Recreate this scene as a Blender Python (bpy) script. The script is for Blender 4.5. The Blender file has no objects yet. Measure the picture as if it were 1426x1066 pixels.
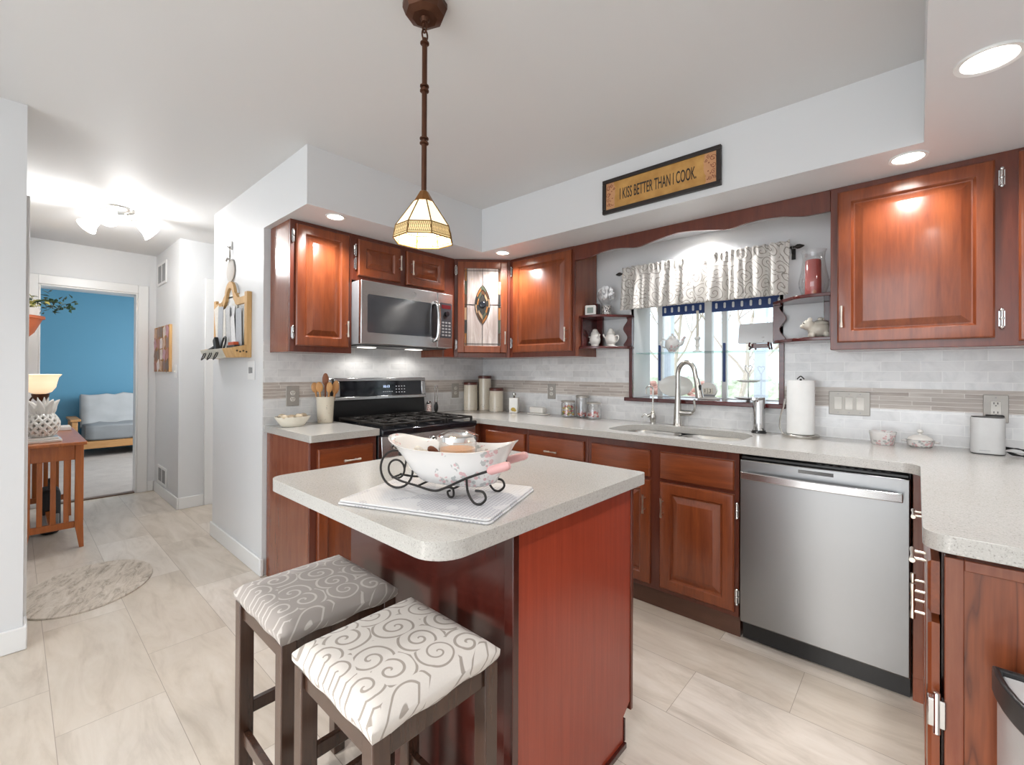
import bpy, bmesh, math, random
from mathutils import Vector, Matrix, noise
R_ = math.radians
C = bpy.context.scene.collection
SC = bpy.context.scene
random.seed(7)

# ------------------------------------------------------------------ camera
cam_d = bpy.data.cameras.new('camera')
cam_d.sensor_width = 36.0
cam_d.lens = 626.28 / 1426.0 * 36.0
cam_d.shift_x = -0.0002
cam_d.shift_y = -0.01246
cam_d.clip_start = 0.02
cam = bpy.data.objects.new('camera', cam_d); C.objects.link(cam)
_R = Vector((0.74321, 0.66904, 0.004812)); _U = Vector((-0.000664, -0.006455, 0.999979)); _F = Vector((-0.669055, 0.7432, 0.004354))
cam.matrix_world = Matrix(((_R.x, _U.x, -_F.x, 2.99087), (_R.y, _U.y, -_F.y, -2.9167), (_R.z, _U.z, -_F.z, 1.26079), (0, 0, 0, 1)))
SC.camera = cam

# ------------------------------------------------------------------ world, light, exposure
SC.view_settings.view_transform = 'Standard'
SC.view_settings.look = 'None'
SC.view_settings.gamma = 1.0
SC.view_settings.use_curve_mapping = False
SC.view_settings.exposure = 0.36
w = bpy.data.worlds.new('sky'); SC.world = w; w.use_nodes = True
bg = w.node_tree.nodes['Background']
bg.inputs['Color'].default_value = (0.84, 0.92, 1.0, 1)
bg.inputs['Strength'].default_value = 1.7

def lamp(name, kind, loc, power, color=(1, 1, 1), rot=(0, 0, 0), parent=None, **kw):
    d = bpy.data.lights.new(name, kind); d.energy = power; d.color = color
    for k, v in kw.items(): setattr(d, k, v)
    o = bpy.data.objects.new(name, d); C.objects.link(o); o.location = loc; o.rotation_euler = rot
    if parent: o.parent = parent
    return o
# added fill lamps for daylight: at the opening behind camera, blue room, side hall
lamp('rear_opening_fill', 'AREA', (2.15, -5.85, 1.25), 38, (0.93, 0.97, 1.0), (R_(90), 0, 0), shape='RECTANGLE', size=3.0, size_y=2.1)
lamp('blue_room_fill', 'AREA', (-4.6, -0.5, 1.4), 55, (0.95, 0.98, 1.0), (R_(-90), 0, 0), shape='RECTANGLE', size=1.8, size_y=1.4)  # added lamp inside the blue room, no window modelled there
lamp('side_hall_fill', 'AREA', (-1.5, 0.9, 1.4), 16, (1, 1, 1), (R_(-90), 0, 0), shape='RECTANGLE', size=0.8, size_y=1.8)  # unseen lamp added to brighten the closed side hall
sun_l = lamp('sun', 'SUN', (0, -9, 6), 1.8, (1.0, 0.97, 0.93), (R_(70), 0, R_(-13)), angle=R_(5))

# ------------------------------------------------------------------ helpers
def lin(h):
    h = h.lstrip('#'); o = []
    for i in (0, 2, 4):
        c = int(h[i:i+2], 16) / 255.0
        o.append(c / 12.92 if c <= 0.04045 else ((c + 0.055) / 1.055) ** 2.4)
    return (o[0], o[1], o[2], 1.0)

class B:
    """collects shapes into one bmesh"""
    def __init__(s): s.m = bmesh.new()
    def face(s, pts):
        return s.m.faces.new([s.m.verts.new(p) for p in pts])
    def box(s, a, b):
        x0, y0, z0 = a; x1, y1, z1 = b
        v = [s.m.verts.new(p) for p in ((x0,y0,z0),(x1,y0,z0),(x1,y1,z0),(x0,y1,z0),(x0,y0,z1),(x1,y0,z1),(x1,y1,z1),(x0,y1,z1))]
        for f in ((0,3,2,1),(4,5,6,7),(0,1,5,4),(1,2,6,5),(2,3,7,6),(3,0,4,7)): s.m.faces.new([v[i] for i in f])
        return s
    def obox(s, c, size, mat):
        """oriented box: mat is a 3x3 rotation"""
        hx, hy, hz = [q / 2 for q in size]; c = Vector(c)
        v = [s.m.verts.new(c + mat @ Vector(p)) for p in ((-hx,-hy,-hz),(hx,-hy,-hz),(hx,hy,-hz),(-hx,hy,-hz),(-hx,-hy,hz),(hx,-hy,hz),(hx,hy,hz),(-hx,hy,hz))]
        for f in ((0,3,2,1),(4,5,6,7),(0,1,5,4),(1,2,6,5),(2,3,7,6),(3,0,4,7)): s.m.faces.new([v[i] for i in f])
        return s
    def tube(s, pts, r, n=10, closed=False, caps=True):
        pts = [Vector(p) for p in pts]; N = len(pts); rings = []
        prev = None
        for i, p in enumerate(pts):
            if closed: t = pts[(i+1) % N] - pts[i-1]
            else: t = pts[min(i+1, N-1)] - pts[max(i-1, 0)]
            if t.length < 1e-9: t = Vector((0, 0, 1))
            t.normalize()
            if prev is None:
                u = t.orthogonal().normalized()
            else:
                u = prev - t * prev.dot(t)
                u = u.normalized() if u.length > 1e-6 else t.orthogonal().normalized()
            prev = u; v = t.cross(u)
            rr = r[i] if isinstance(r, (list, tuple)) else r
            rings.append([s.m.verts.new(p + (u * math.cos(2*math.pi*k/n) + v * math.sin(2*math.pi*k/n)) * rr) for k in range(n)])
        M = N if closed else N - 1
        for i in range(M):
            a, b = rings[i], rings[(i+1) % N]
            off = 0
            if closed and i == N - 1:
                best = 1e9
                for o in range(n):
                    d = (a[0].co - b[o].co).length
                    if d < best: best, off = d, o
            for k in range(n): s.m.faces.new((a[k], a[(k+1) % n], b[(k+1+off) % n], b[(k+off) % n]))
        if caps and not closed:
            s.m.faces.new(list(reversed(rings[0]))); s.m.faces.new(rings[-1])
        return s
    def lathe(s, prof, c=(0, 0, 0), n=32, sx=1.0, sy=1.0, a0=0.0, a1=2*math.pi, rot=None):
        """profile [(r, z)] from bottom to top round the vertical axis"""
        c = Vector(c); full = abs(a1 - a0 - 2*math.pi) < 1e-6; K = n if full else n + 1
        rings = []
        for r, z in prof:
            ring = []
            for k in range(K):
                a = a0 + (a1 - a0) * k / n
                p = Vector((r * math.cos(a) * sx, r * math.sin(a) * sy, z))
                if rot is not None: p = rot @ p
                ring.append(s.m.verts.new(c + p))
            rings.append(ring)
        for i in range(len(rings) - 1):
            for k in range(K if full else K - 1):
                a, b, d, e = rings[i][k], rings[i][(k+1) % K], rings[i+1][(k+1) % K], rings[i+1][k]
                try: s.m.faces.new((a, b, d, e))
                except ValueError: pass
        bmesh.ops.remove_doubles(s.m, verts=[v for r in rings for v in r], dist=1e-6)
        return s
    def cyl(s, c, r, z0, z1, n=24, r2=None):
        r2 = r if r2 is None else r2
        return s.lathe([(0, z0), (r, z0), (r2, z1), (0, z1)], (c[0], c[1], 0), n)
    def ell(s, c, r, n=16, m=10, rot=None):
        rx, ry, rz = r if isinstance(r, (tuple, list)) else (r, r, r)
        M = Matrix.Translation(c) @ (rot.to_4x4() if rot is not None else Matrix()) @ Matrix.Diagonal((rx, ry, rz, 1))
        bmesh.ops.create_uvsphere(s.m, u_segments=n, v_segments=m, radius=1, matrix=M)
        return s
    def prism(s, poly, z0, z1, M=None):
        """polygon (x, y) extruded along z; M maps it into place"""
        M = M or Matrix()
        a = [s.m.verts.new(M @ Vector((p[0], p[1], z0))) for p in poly]
        b = [s.m.verts.new(M @ Vector((p[0], p[1], z1))) for p in poly]
        n = len(poly)
        s.m.faces.new(list(reversed(a))); s.m.faces.new(b)
        for i in range(n): s.m.faces.new((a[i], a[(i+1) % n], b[(i+1) % n], b[i]))
        return s
    def plate(s, outer, holes, z0, z1):
        """flat slab with holes"""
        for z, flip in ((z1, False), (z0, True)):
            es = []
            for lp in [outer] + holes:
                vs = [s.m.verts.new((p[0], p[1], z)) for p in lp]
                es += [s.m.edges.new((vs[i], vs[(i+1) % len(vs)])) for i in range(len(vs))]
            r = bmesh.ops.triangle_fill(s.m, use_beauty=True, use_dissolve=False, edges=es, normal=(0, 0, -1 if flip else 1))
        for lp in [outer] + holes:
            n = len(lp)
            for i in range(n):
                p, q = lp[i], lp[(i+1) % n]
                s.face([(p[0],p[1],z0),(q[0],q[1],z0),(q[0],q[1],z1),(p[0],p[1],z1)])
        bmesh.ops.remove_doubles(s.m, verts=s.m.verts[:], dist=1e-5)
        bmesh.ops.recalc_face_normals(s.m, faces=s.m.faces[:])
        return s
    def xform(s, M):
        bmesh.ops.transform(s.m, matrix=M, verts=s.m.verts[:]); return s

def rot3(axis, deg): return Matrix.Rotation(R_(deg), 3, axis)
def tr(x, y, z): return Matrix.Translation((x, y, z))

# XZ_: polygon drawn in (x, z), extruded along y  /  YZ_: drawn in (y, z), extruded along x
XZ_ = Matrix(((1,0,0,0),(0,0,1,0),(0,1,0,0),(0,0,0,1)))
YZ_ = Matrix(((0,0,1,0),(1,0,0,0),(0,1,0,0),(0,0,0,1)))

def obj(name, b, mat, parent=None, loc=None, bevel=0.0, seg=2, smooth=35, fix=True, sub=0, rotz=None):
    m = b.m
    if fix: bmesh.ops.recalc_face_normals(m, faces=m.faces[:])
    me = bpy.data.meshes.new(name); m.to_mesh(me); m.free()
    for x in (mat if isinstance(mat, (list, tuple)) else [mat]): me.materials.append(x)
    if smooth:
        me.polygons.foreach_set('use_smooth', [True] * len(me.polygons))
        if smooth < 180: me.set_sharp_from_angle(angle=R_(smooth))
    o = bpy.data.objects.new(name, me); C.objects.link(o)
    if parent: o.parent = parent
    if loc: o.location = loc
    if rotz is not None: o.rotation_euler = (0, 0, R_(rotz))
    if bevel:
        md = o.modifiers.new('edge', 'BEVEL'); md.width = bevel; md.segments = seg; md.limit_method = 'ANGLE'; md.angle_limit = R_(40)
    if sub:
        md = o.modifiers.new('sub', 'SUBSURF'); md.levels = sub; md.render_levels = sub
    return o
def tag(o, label, cat, group=None, kind=None):
    o['label'] = label; o['category'] = cat
    if group: o['group'] = group
    if kind: o['kind'] = kind
    return o
def thing(name, label, cat, loc=(0, 0, 0), rotz=0, group=None):
    o = bpy.data.objects.new(name, None); C.objects.link(o); o.empty_display_size = 0.05
    o.location = loc; o.rotation_euler = (0, 0, R_(rotz))
    return tag(o, label, cat, group)
def struct(name, b, mat, **kw):
    o = obj(name, b, mat, **kw)
    if not kw.get('parent'): o['kind'] = 'structure'
    return o
def dup(root, loc, rotz=None, label=None):
    r = root.copy(); C.objects.link(r); r.location = loc
    if rotz is not None: r.rotation_euler = (0, 0, R_(rotz))
    if label: r['label'] = label
    for ch in list(root.children):
        c = ch.copy(); C.objects.link(c); c.parent = r
        for g in ch.children:
            d = g.copy(); C.objects.link(d); d.parent = c
    return r
def arc(c, r, a0, a1, n, plane='xy', h=0.0):
    o = []
    for i in range(n + 1):
        a = R_(a0 + (a1 - a0) * i / n); u, v = c[0] + r * math.cos(a), c[1] + r * math.sin(a)
        o.append((u, v) if plane == '2' else {'xy': (u, v, h), 'xz': (u, h, v), 'yz': (h, u, v)}[plane])
    return o
def rrect(x0, y0, x1, y1, r, n=6):
    rs = r if isinstance(r, (list, tuple)) else [r] * 4     # corner radii: (x0y0, x1y0, x1y1, x0y1)
    o = []
    for (cx, cy, a, q) in ((x0+rs[0], y0+rs[0], 180, rs[0]), (x1-rs[1], y0+rs[1], 270, rs[1]), (x1-rs[2], y1-rs[2], 0, rs[2]), (x0+rs[3], y1-rs[3], 90, rs[3])):
        o += arc((cx, cy), q, a, a + 90, n, '2')
    return o
def smooth_path(pts, k=6):
    """Catmull-Rom through the points"""
    P = [Vector(p) for p in pts]; o = []
    for i in range(len(P) - 1):
        p0, p1, p2, p3 = P[max(i-1, 0)], P[i], P[i+1], P[min(i+2, len(P)-1)]
        for j in range(k):
            t = j / k
            o.append(0.5 * ((2*p1) + (p2-p0)*t + (2*p0-5*p1+4*p2-p3)*t*t + (3*p1-p0-3*p2+p3)*t*t*t))
    o.append(P[-1]); return o
def text(name, s, mat, parent, M, size, sx=1.0, ext=0.0006, align='CENTER', bold=0.0):
    c = bpy.data.curves.new(name, 'FONT'); c.body = s; c.size = size; c.extrude = ext; c.align_x = align; c.align_y = 'CENTER'; c.offset = bold
    c.materials.append(mat)
    tmp = bpy.data.objects.new('tmp_text', c); C.objects.link(tmp)
    me = bpy.data.meshes.new_from_object(tmp.evaluated_get(bpy.context.evaluated_depsgraph_get()))
    bpy.data.objects.remove(tmp); bpy.data.curves.remove(c)
    me.name = name; o = bpy.data.objects.new(name, me); C.objects.link(o)
    if parent: o.parent = parent
    o.matrix_local = M @ Matrix.Diagonal((sx, 1, 1, 1))
    return o
UP_FRONT = Matrix.Rotation(R_(90), 4, 'X')      # text lying in x-z, readable from -y
# ------------------------------------------------------------------ materials
class NT:
    def __init__(s, name):
        s.mat = bpy.data.materials.new(name); s.mat.use_nodes = True
        s.t = s.mat.node_tree; s.t.nodes.clear()
        s.out = s.n('ShaderNodeOutputMaterial')
    def n(s, typ, **kw):
        x = s.t.nodes.new(typ)
        for k, v in kw.items(): setattr(x, k, v)
        return x
    def l(s, a, b): s.t.links.new(a, b)
    def put(s, sock, v):
        if hasattr(v, 'is_linked') or isinstance(v, bpy.types.NodeSocket): s.l(v, sock)
        else: sock.default_value = v
    def m(s, op, a, b=None, c=None):
        x = s.n('ShaderNodeMath', operation=op)
        for i, v in enumerate((a, b, c)):
            if v is not None: s.put(x.inputs[i], v)
        return x.outputs[0]
    def coord(s, scale=(1, 1, 1), kind='Object', rot=(0, 0, 0)):
        tc = s.n('ShaderNodeTexCoord'); mp = s.n('ShaderNodeMapping')
        s.l(tc.outputs[kind], mp.inputs['Vector']); mp.inputs['Scale'].default_value = scale; mp.inputs['Rotation'].default_value = rot
        return mp.outputs[0]
    def noise(s, vec, scale=5, detail=4, rough=0.5, dist=0.0):
        x = s.n('ShaderNodeTexNoise'); s.l(vec, x.inputs['Vector'])
        x.inputs['Scale'].default_value = scale; x.inputs['Detail'].default_value = detail; x.inputs['Roughness'].default_value = rough; x.inputs['Distortion'].default_value = dist
        return x.outputs[0]
    def ramp(s, fac, stops):
        x = s.n('ShaderNodeValToRGB'); s.l(fac, x.inputs[0]); e = x.color_ramp.elements
        while len(e) > 1: e.remove(e[-1])
        e[0].position = stops[0][0]; e[0].color = stops[0][1]
        for p, c in stops[1:]:
            k = e.new(p); k.color = c
        return x.outputs[0]
    def mix(s, fac, a, b, mode='MIX'):
        x = s.n('ShaderNodeMix', data_type='RGBA', blend_type=mode)
        s.put(x.inputs[0], fac); s.put(x.inputs[6], a); s.put(x.inputs[7], b)
        return x.outputs[2]
    def bump(s, h, strength=0.2, dist=0.01):
        x = s.n('ShaderNodeBump'); s.l(h, x.inputs['Height']); x.inputs['Strength'].default_value = strength; x.inputs['Distance'].default_value = dist
        return x.outputs[0]
    def bsdf(s, color, rough=0.5, metal=0.0, normal=None, **kw):
        x = s.n('ShaderNodeBsdfPrincipled'); s.put(x.inputs['Base Color'], color); s.put(x.inputs['Roughness'], rough); s.put(x.inputs['Metallic'], metal)
        if normal is not None: s.l(normal, x.inputs['Normal'])
        for k, v in kw.items(): s.put(x.inputs[k.replace('_', ' ')], v)
        s.l(x.outputs[0], s.out.inputs[0]); return x

def plain(name, col, rough=0.5, metal=0.0, var=0.06, scale=20, **kw):
    t = NT(name); c = lin(col) if isinstance(col, str) else col
    f = t.noise(t.coord(), scale, 3)
    d = tuple(x * (1 - var * 2) for x in c[:3]) + (1,)
    t.bsdf(t.mix(f, d, tuple(min(1, x * (1 + var)) for x in c[:3]) + (1,)), rough, metal, **kw)
    return t.mat
def emit(name, col, strength, base='#ffffff'):
    t = NT(name); t.bsdf(lin(base), 0.5, Emission_Color=lin(col), Emission_Strength=strength); return t.mat
def wood(name, dark, light, grain='z', rough=0.28, coat=0.25, fine=1.0):
    t = NT(name); s = {'z': (9*fine, 9*fine, 0.8), 'x': (0.8, 9*fine, 9*fine), 'y': (9*fine, 0.8, 9*fine)}[grain]
    v = t.coord(s)
    a = t.noise(v, 3.0, 6, 0.6, 0.6); b = t.noise(v, 14.0, 3, 0.6)
    f = t.m('ADD', t.m('MULTIPLY', a, 0.75), t.m('MULTIPLY', b, 0.3))
    col = t.ramp(f, [(0.28, lin(dark)), (0.72, lin(light))])
    t.bsdf(col, rough, normal=t.bump(b, 0.04, 0.002), Coat_Weight=coat, Coat_Roughness=0.12); return t.mat
def glassy(name, tint=(1, 1, 1, 1), refl=0.07, rough=0.02):
    t = NT(name); a = t.n('ShaderNodeBsdfTransparent'); a.inputs[0].default_value = tint
    g = t.n('ShaderNodeBsdfGlossy'); g.inputs['Roughness'].default_value = rough
    lw = t.n('ShaderNodeLayerWeight'); lw.inputs['Blend'].default_value = 0.35
    f = t.m('ADD', t.m('MULTIPLY', lw.outputs['Facing'], 0.55), refl)
    mx = t.n('ShaderNodeMixShader'); t.l(f, mx.inputs[0]); t.l(a.outputs[0], mx.inputs[1]); t.l(g.outputs[0], mx.inputs[2])
    t.l(mx.outputs[0], t.out.inputs[0]); return t.mat
def metal(name, col, rough=0.25, grain=None):
    t = NT(name); c = lin(col)
    s = {'z': (60, 60, 0.6), 'x': (0.6, 60, 60), None: (8, 8, 8)}[grain]
    f = t.noise(t.coord(s), 4, 4, 0.6)
    r = t.m('ADD', t.m('MULTIPLY', f, 0.10), rough - 0.05)
    t.bsdf(t.mix(f, tuple(x * 0.9 for x in c[:3]) + (1,), c), r, 1.0, normal=t.bump(f, 0.015, 0.001)); return t.mat
def swirl(name, ground, line, cell=0.11, width=0.2, invert=False, rough=0.75):
    """damask of spirals: one spiral in each cell"""
    t = NT(name); tc = t.n('ShaderNodeTexCoord'); sp = t.n('ShaderNodeSeparateXYZ'); t.l(tc.outputs['Object'], sp.inputs[0])
    X, Y, Z = sp.outputs
    u = t.m('ADD', X, t.m('MULTIPLY', Z, 0.55)); v = t.m('ADD', Y, t.m('MULTIPLY', Z, -0.9))
    cb = t.n('ShaderNodeCombineXYZ'); t.l(t.m('DIVIDE', u, cell), cb.inputs[0]); t.l(t.m('DIVIDE', v, cell), cb.inputs[1])
    wob = t.n('ShaderNodeTexNoise'); t.l(cb.outputs[0], wob.inputs['Vector']); wob.inputs['Scale'].default_value = 1.3; wob.inputs['Detail'].default_value = 0
    vo = t.n('ShaderNodeTexVoronoi', voronoi_dimensions='2D', feature='F1'); t.l(cb.outputs[0], vo.inputs['Vector']); vo.inputs['Scale'].default_value = 1.0; vo.inputs['Randomness'].default_value = 0.75
    df = t.n('ShaderNodeVectorMath', operation='SUBTRACT'); t.l(cb.outputs[0], df.inputs[0]); t.l(vo.outputs['Position'], df.inputs[1])
    s2 = t.n('ShaderNodeSeparateXYZ'); t.l(df.outputs[0], s2.inputs[0])
    ang = t.m('DIVIDE', t.m('ARCTAN2', s2.outputs[1], s2.outputs[0]), 2 * math.pi)
    sc = t.n('ShaderNodeSeparateColor'); t.l(vo.outputs['Color'], sc.inputs[0])
    hand = t.m('SUBTRACT', t.m('MULTIPLY', t.m('GREATER_THAN', sc.outputs[0], 0.5), 2.0), 1.0)
    rr = t.m('ADD', t.m('MULTIPLY', vo.outputs['Distance'], 3.4), t.m('MULTIPLY', wob.outputs[0], 0.35))
    fr = t.m('FRACT', t.m('ADD', t.m('ADD', t.m('MULTIPLY', ang, hand), sc.outputs[1]), rr))
    dd = t.m('ABSOLUTE', t.m('SUBTRACT', fr, 0.5))
    wd = t.m('ADD', t.m('MULTIPLY', sc.outputs[2], width * 0.4), width * 0.8)
    ln = t.n('ShaderNodeMapRange'); ln.clamp = True
    t.l(t.m('DIVIDE', dd, wd), ln.inputs[0]); ln.inputs[1].default_value = 0.45; ln.inputs[2].default_value = 0.7; ln.inputs[3].default_value = 1.0; ln.inputs[4].default_value = 0.0
    weave = t.noise(t.coord((1, 1, 1)), 350, 2)
    col = t.mix(ln.outputs[0], lin(ground), lin(line))
    col = t.mix(t.m('MULTIPLY', weave, 0.14), col, (0.25, 0.23, 0.21, 1))
    t.bsdf(col, rough, normal=t.bump(t.m('ADD', t.m('MULTIPLY', weave, 0.25), ln.outputs[0]), 0.12, 0.003), Sheen_Weight=0.15); return t.mat

def paint(name, col, rough=0.55, bump=0.06):
    t = NT(name); c = lin(col); v = t.coord()
    f = t.noise(v, 1.1, 3); g = t.noise(v, 220, 2)
    t.bsdf(t.mix(f, tuple(x * 0.985 for x in c[:3]) + (1,), c), rough, normal=t.bump(g, bump, 0.001)); return t.mat
M_wall = paint('wall_paint', '#d9dadb', 0.38)
M_ceil = paint('ceiling_paint', '#d9d9d9', 0.6)
M_trim = paint('trim_paint', '#e4e4e3', 0.3, 0.02)
M_blue = paint('blue_paint', '#5894b2', 0.45)

def mk_floor():
    t = NT('floor_planks'); v = t.coord((1, 1, 1))
    mp = t.n('ShaderNodeMapping'); t.l(v, mp.inputs[0]); mp.inputs['Location'].default_value = (0.12, 0.067, 0)
    br = t.n('ShaderNodeTexBrick'); t.l(mp.outputs[0], br.inputs['Vector'])
    br.offset = 0.37; br.offset_frequency = 2
    for k, val in (('Scale', 1.0), ('Mortar Size', 0.0012), ('Mortar Smooth', 0.3), ('Bias', 0.0), ('Brick Width', 0.92), ('Row Height', 0.305)): br.inputs[k].default_value = val
    br.inputs['Color1'].default_value = (0, 0, 0, 1); br.inputs['Color2'].default_value = (1, 1, 1, 1); br.inputs['Mortar'].default_value = (0.5, 0.5, 0.5, 1)
    off = t.n('ShaderNodeVectorMath', operation='MULTIPLY_ADD'); t.l(br.outputs['Color'], off.inputs[0]); off.inputs[1].default_value = (7, 5, 3)
    sv = t.coord((0.8, 3.2, 1)); t.l(sv, off.inputs[2])
    a = t.noise(off.outputs[0], 2.6, 7, 0.62, 1.2); b = t.noise(off.outputs[0], 11, 5, 0.6, 0.4)
    base = t.ramp(t.m('ADD', t.m('MULTIPLY', a, 0.8), t.m('MULTIPLY', b, 0.2)), [(0.30, lin('#b5aa9d')), (0.5, lin('#d3c9bd')), (0.68, lin('#e0d8ce'))])
    tone = t.mix(t.m('MULTIPLY', br.outputs['Color'], 0.42), base, lin('#b5a48c'))
    col = t.mix(br.outputs['Fac'], tone, lin('#9c8f80'))
    t.bsdf(col, t.m('ADD', t.m('MULTIPLY', b, 0.15), 0.28), normal=t.bump(t.m('SUBTRACT', t.m('MULTIPLY', b, 0.15), br.outputs['Fac']), 0.10, 0.002)); return t.mat
M_floor = mk_floor()

def mk_tile(name, axis):
    """marble subway tiles; axis 'x' or 'y' = direction along the wall"""
    t = NT(name); tc = t.n('ShaderNodeTexCoord'); sp = t.n('ShaderNodeSeparateXYZ'); t.l(tc.outputs['Object'], sp.inputs[0])
    H = sp.outputs[0 if axis == 'x' else 1]; cb = t.n('ShaderNodeCombineXYZ'); t.l(H, cb.inputs[0]); t.l(sp.outputs[2], cb.inputs[1])
    br = t.n('ShaderNodeTexBrick'); mp = t.n('ShaderNodeMapping'); t.l(cb.outputs[0], mp.inputs[0]); mp.inputs['Location'].default_value = (0.03, 0.0085, 0); t.l(mp.outputs[0], br.inputs['Vector'])
    br.offset = 0.5
    for k, val in (('Scale', 1.0), ('Mortar Size', 0.0011), ('Mortar Smooth', 0.2), ('Bias', 0.0), ('Brick Width', 0.148), ('Row Height', 0.0492)): br.inputs[k].default_value = val
    br.inputs['Color1'].default_value = (0, 0, 0, 1); br.inputs['Color2'].default_value = (1, 1, 1, 1)
    off = t.n('ShaderNodeVectorMath', operation='MULTIPLY_ADD'); t.l(br.outputs['Color'], off.inputs[0]); off.inputs[1].default_value = (9, 4, 2); t.l(cb.outputs[0], off.inputs[2])
    a = t.noise(off.outputs[0], 9, 6, 0.6, 1.5)
    col = t.ramp(a, [(0.25, lin('#cccdcd')), (0.5, lin('#dcdcdc')), (0.75, lin('#e4e4e3'))])
    col = t.mix(t.m('MULTIPLY', t.m('POWER', br.outputs['Color'], 3.0), 0.35), col, lin('#b3b1af'))
    col = t.mix(br.outputs['Fac'], col, lin('#e8e8e6'))
    # band of thin limestone strips
    b2 = t.n('ShaderNodeTexBrick'); m2 = t.n('ShaderNodeMapping'); t.l(cb.outputs[0], m2.inputs[0]); m2.inputs['Location'].default_value = (0.0, -0.0005, 0); t.l(m2.outputs[0], b2.inputs['Vector'])
    b2.offset = 0.41; b2.squash = 1.35; b2.squash_frequency = 3
    for k, val in (('Scale', 1.0), ('Mortar Size', 0.0009), ('Mortar Smooth', 0.2), ('Bias', 0.0), ('Brick Width', 0.19), ('Row Height', 0.0205)): b2.inputs[k].default_value = val
    b2.inputs['Color1'].default_value = (0, 0, 0, 1); b2.inputs['Color2'].default_value = (1, 1, 1, 1)
    o2 = t.n('ShaderNodeVectorMath', operation='MULTIPLY_ADD'); t.l(b2.outputs['Color'], o2.inputs[0]); o2.inputs[1].default_value = (9, 4, 2)
    m3 = t.n('ShaderNodeMapping'); t.l(cb.outputs[0], m3.inputs[0]); m3.inputs['Scale'].default_value = (1, 9, 1); t.l(m3.outputs[0], o2.inputs[2])
    f = t.m('ADD', t.m('MULTIPLY', t.noise(o2.outputs[0], 7, 6, 0.65, 0.8), 0.7), t.m('MULTIPLY', b2.outputs['Color'], 0.3))
    c2 = t.ramp(f, [(0.22, lin('#9c9189')), (0.5, lin('#b9b0a8')), (0.8, lin('#d3cdc6'))]); c2 = t.mix(b2.outputs['Fac'], c2, lin('#e6e3de'))
    band = t.m('MULTIPLY', t.m('GREATER_THAN', sp.outputs[2], 1.084), t.m('LESS_THAN', sp.outputs[2], 1.187))
    col = t.mix(band, col, c2)
    fac = t.mix(band, br.outputs['Fac'], b2.outputs['Fac'])
    t.bsdf(col, t.m('ADD', t.m('MULTIPLY', band, 0.25), 0.16), normal=t.bump(t.m('SUBTRACT', 1.0, fac), 0.12, 0.0012)); return t.mat
M_tile_x = mk_tile('marble_tile_window_wall', 'x'); M_tile_y = mk_tile('marble_tile_range_wall', 'y')

def mk_quartz(name, base, spot, pale):
    t = NT(name); v = t.coord()
    a = t.noise(v, 260, 3, 0.75); b = t.noise(v, 120, 4, 0.75); c = t.noise(v, 3, 3)
    col = t.ramp(a, [(0.34, lin(spot)), (0.43, lin(base)), (0.60, lin(base)), (0.68, lin(pale))])
    col = t.mix(t.m('MULTIPLY', t.m('GREATER_THAN', b, 0.62), 0.35), col, lin(spot))
    col = t.mix(t.m('MULTIPLY', c, 0.25), col, lin(pale))
    t.bsdf(col, 0.22, Coat_Weight=0.15); return t.mat
M_quartz = mk_quartz('quartz', '#b3b0aa', '#83807a', '#c9c6c1')

M_cab = wood('cherry_cabinet', '#602915', '#8a4724')
M_cabh = wood('cherry_cabinet_level', '#602915', '#8a4724', 'x')
M_frame = wood('cherry_frame', '#4c2015', '#6c321f')
M_side = wood('cherry_side', '#6d3524', '#885038', 'z', 0.22)
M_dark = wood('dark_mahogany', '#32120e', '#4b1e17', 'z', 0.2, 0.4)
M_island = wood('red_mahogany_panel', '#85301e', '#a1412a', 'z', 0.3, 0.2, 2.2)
M_shelf = wood('shelf_mahogany', '#3e1414', '#5c2320', 'x', 0.2, 0.4)
M_toe = wood('toe_kick_brown', '#4d3326', '#654435', 'x', 0.45, 0.0)
def mk_figured():
    t = NT('figured_cherry'); v = t.coord((1.0, 4.6, 1.1))
    n = t.noise(v, 1.5, 3, 0.5, 0.7)
    r = t.m('FRACT', t.m('MULTIPLY', n, 9.0)); line = t.m('POWER', t.m('ABSOLUTE', t.m('SUBTRACT', t.m('MULTIPLY', r, 2.0), 1.0)), 5.0)
    g = t.noise(t.coord((30, 30, 1.5)), 4, 4)
    col = t.ramp(t.m('ADD', t.m('MULTIPLY', n, 0.6), t.m('MULTIPLY', g, 0.4)), [(0.3, lin('#63301b')), (0.55, lin('#8a4a2b')), (0.75, lin('#9d5a36'))])
    col = t.mix(t.m('MULTIPLY', line, 0.75), col, lin('#451d10'))
    t.bsdf(col, 0.35, Coat_Weight=0.15); return t.mat
M_fig = mk_figured()
M_steel = metal('stainless_steel', '#c8c8c8', 0.27, 'z')
M_steelx = metal('stainless_steel_level', '#c8c8c8', 0.25, 'x')
M_sink = metal('sink_steel', '#b8b6b2', 0.3)
M_nickel = metal('brushed_nickel', '#c9c6c0', 0.25)
M_chrome = metal('chrome', '#d8d8d8', 0.1)
M_pull = metal('satin_pull', '#d9cfc2', 0.3)
M_bronze = plain('bronze', '#5a3a2a', 0.4, 0.7)
M_iron = plain('black_iron', '#26221f', 0.5, 0.3)
M_black = plain('black_plastic', '#131314', 0.35)
M_blackgl = plain('black_glass', '#1c1e23', 0.06, 0.0, Specular_IOR_Level=0.6)
M_gray = plain('grey_plastic', '#8b8b8c', 0.4)
M_white = plain('white_ceramic', '#e0ddd7', 0.18, 0, 0.03)
M_cream = plain('cream_ceramic', '#e0dacb', 0.25, 0, 0.05)
M_paperw = plain('white_paper', '#e6e6e4', 0.8, 0, 0.04)
M_plate = plain('nickel_plate', '#a8a39c', 0.4, 0.35)
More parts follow.
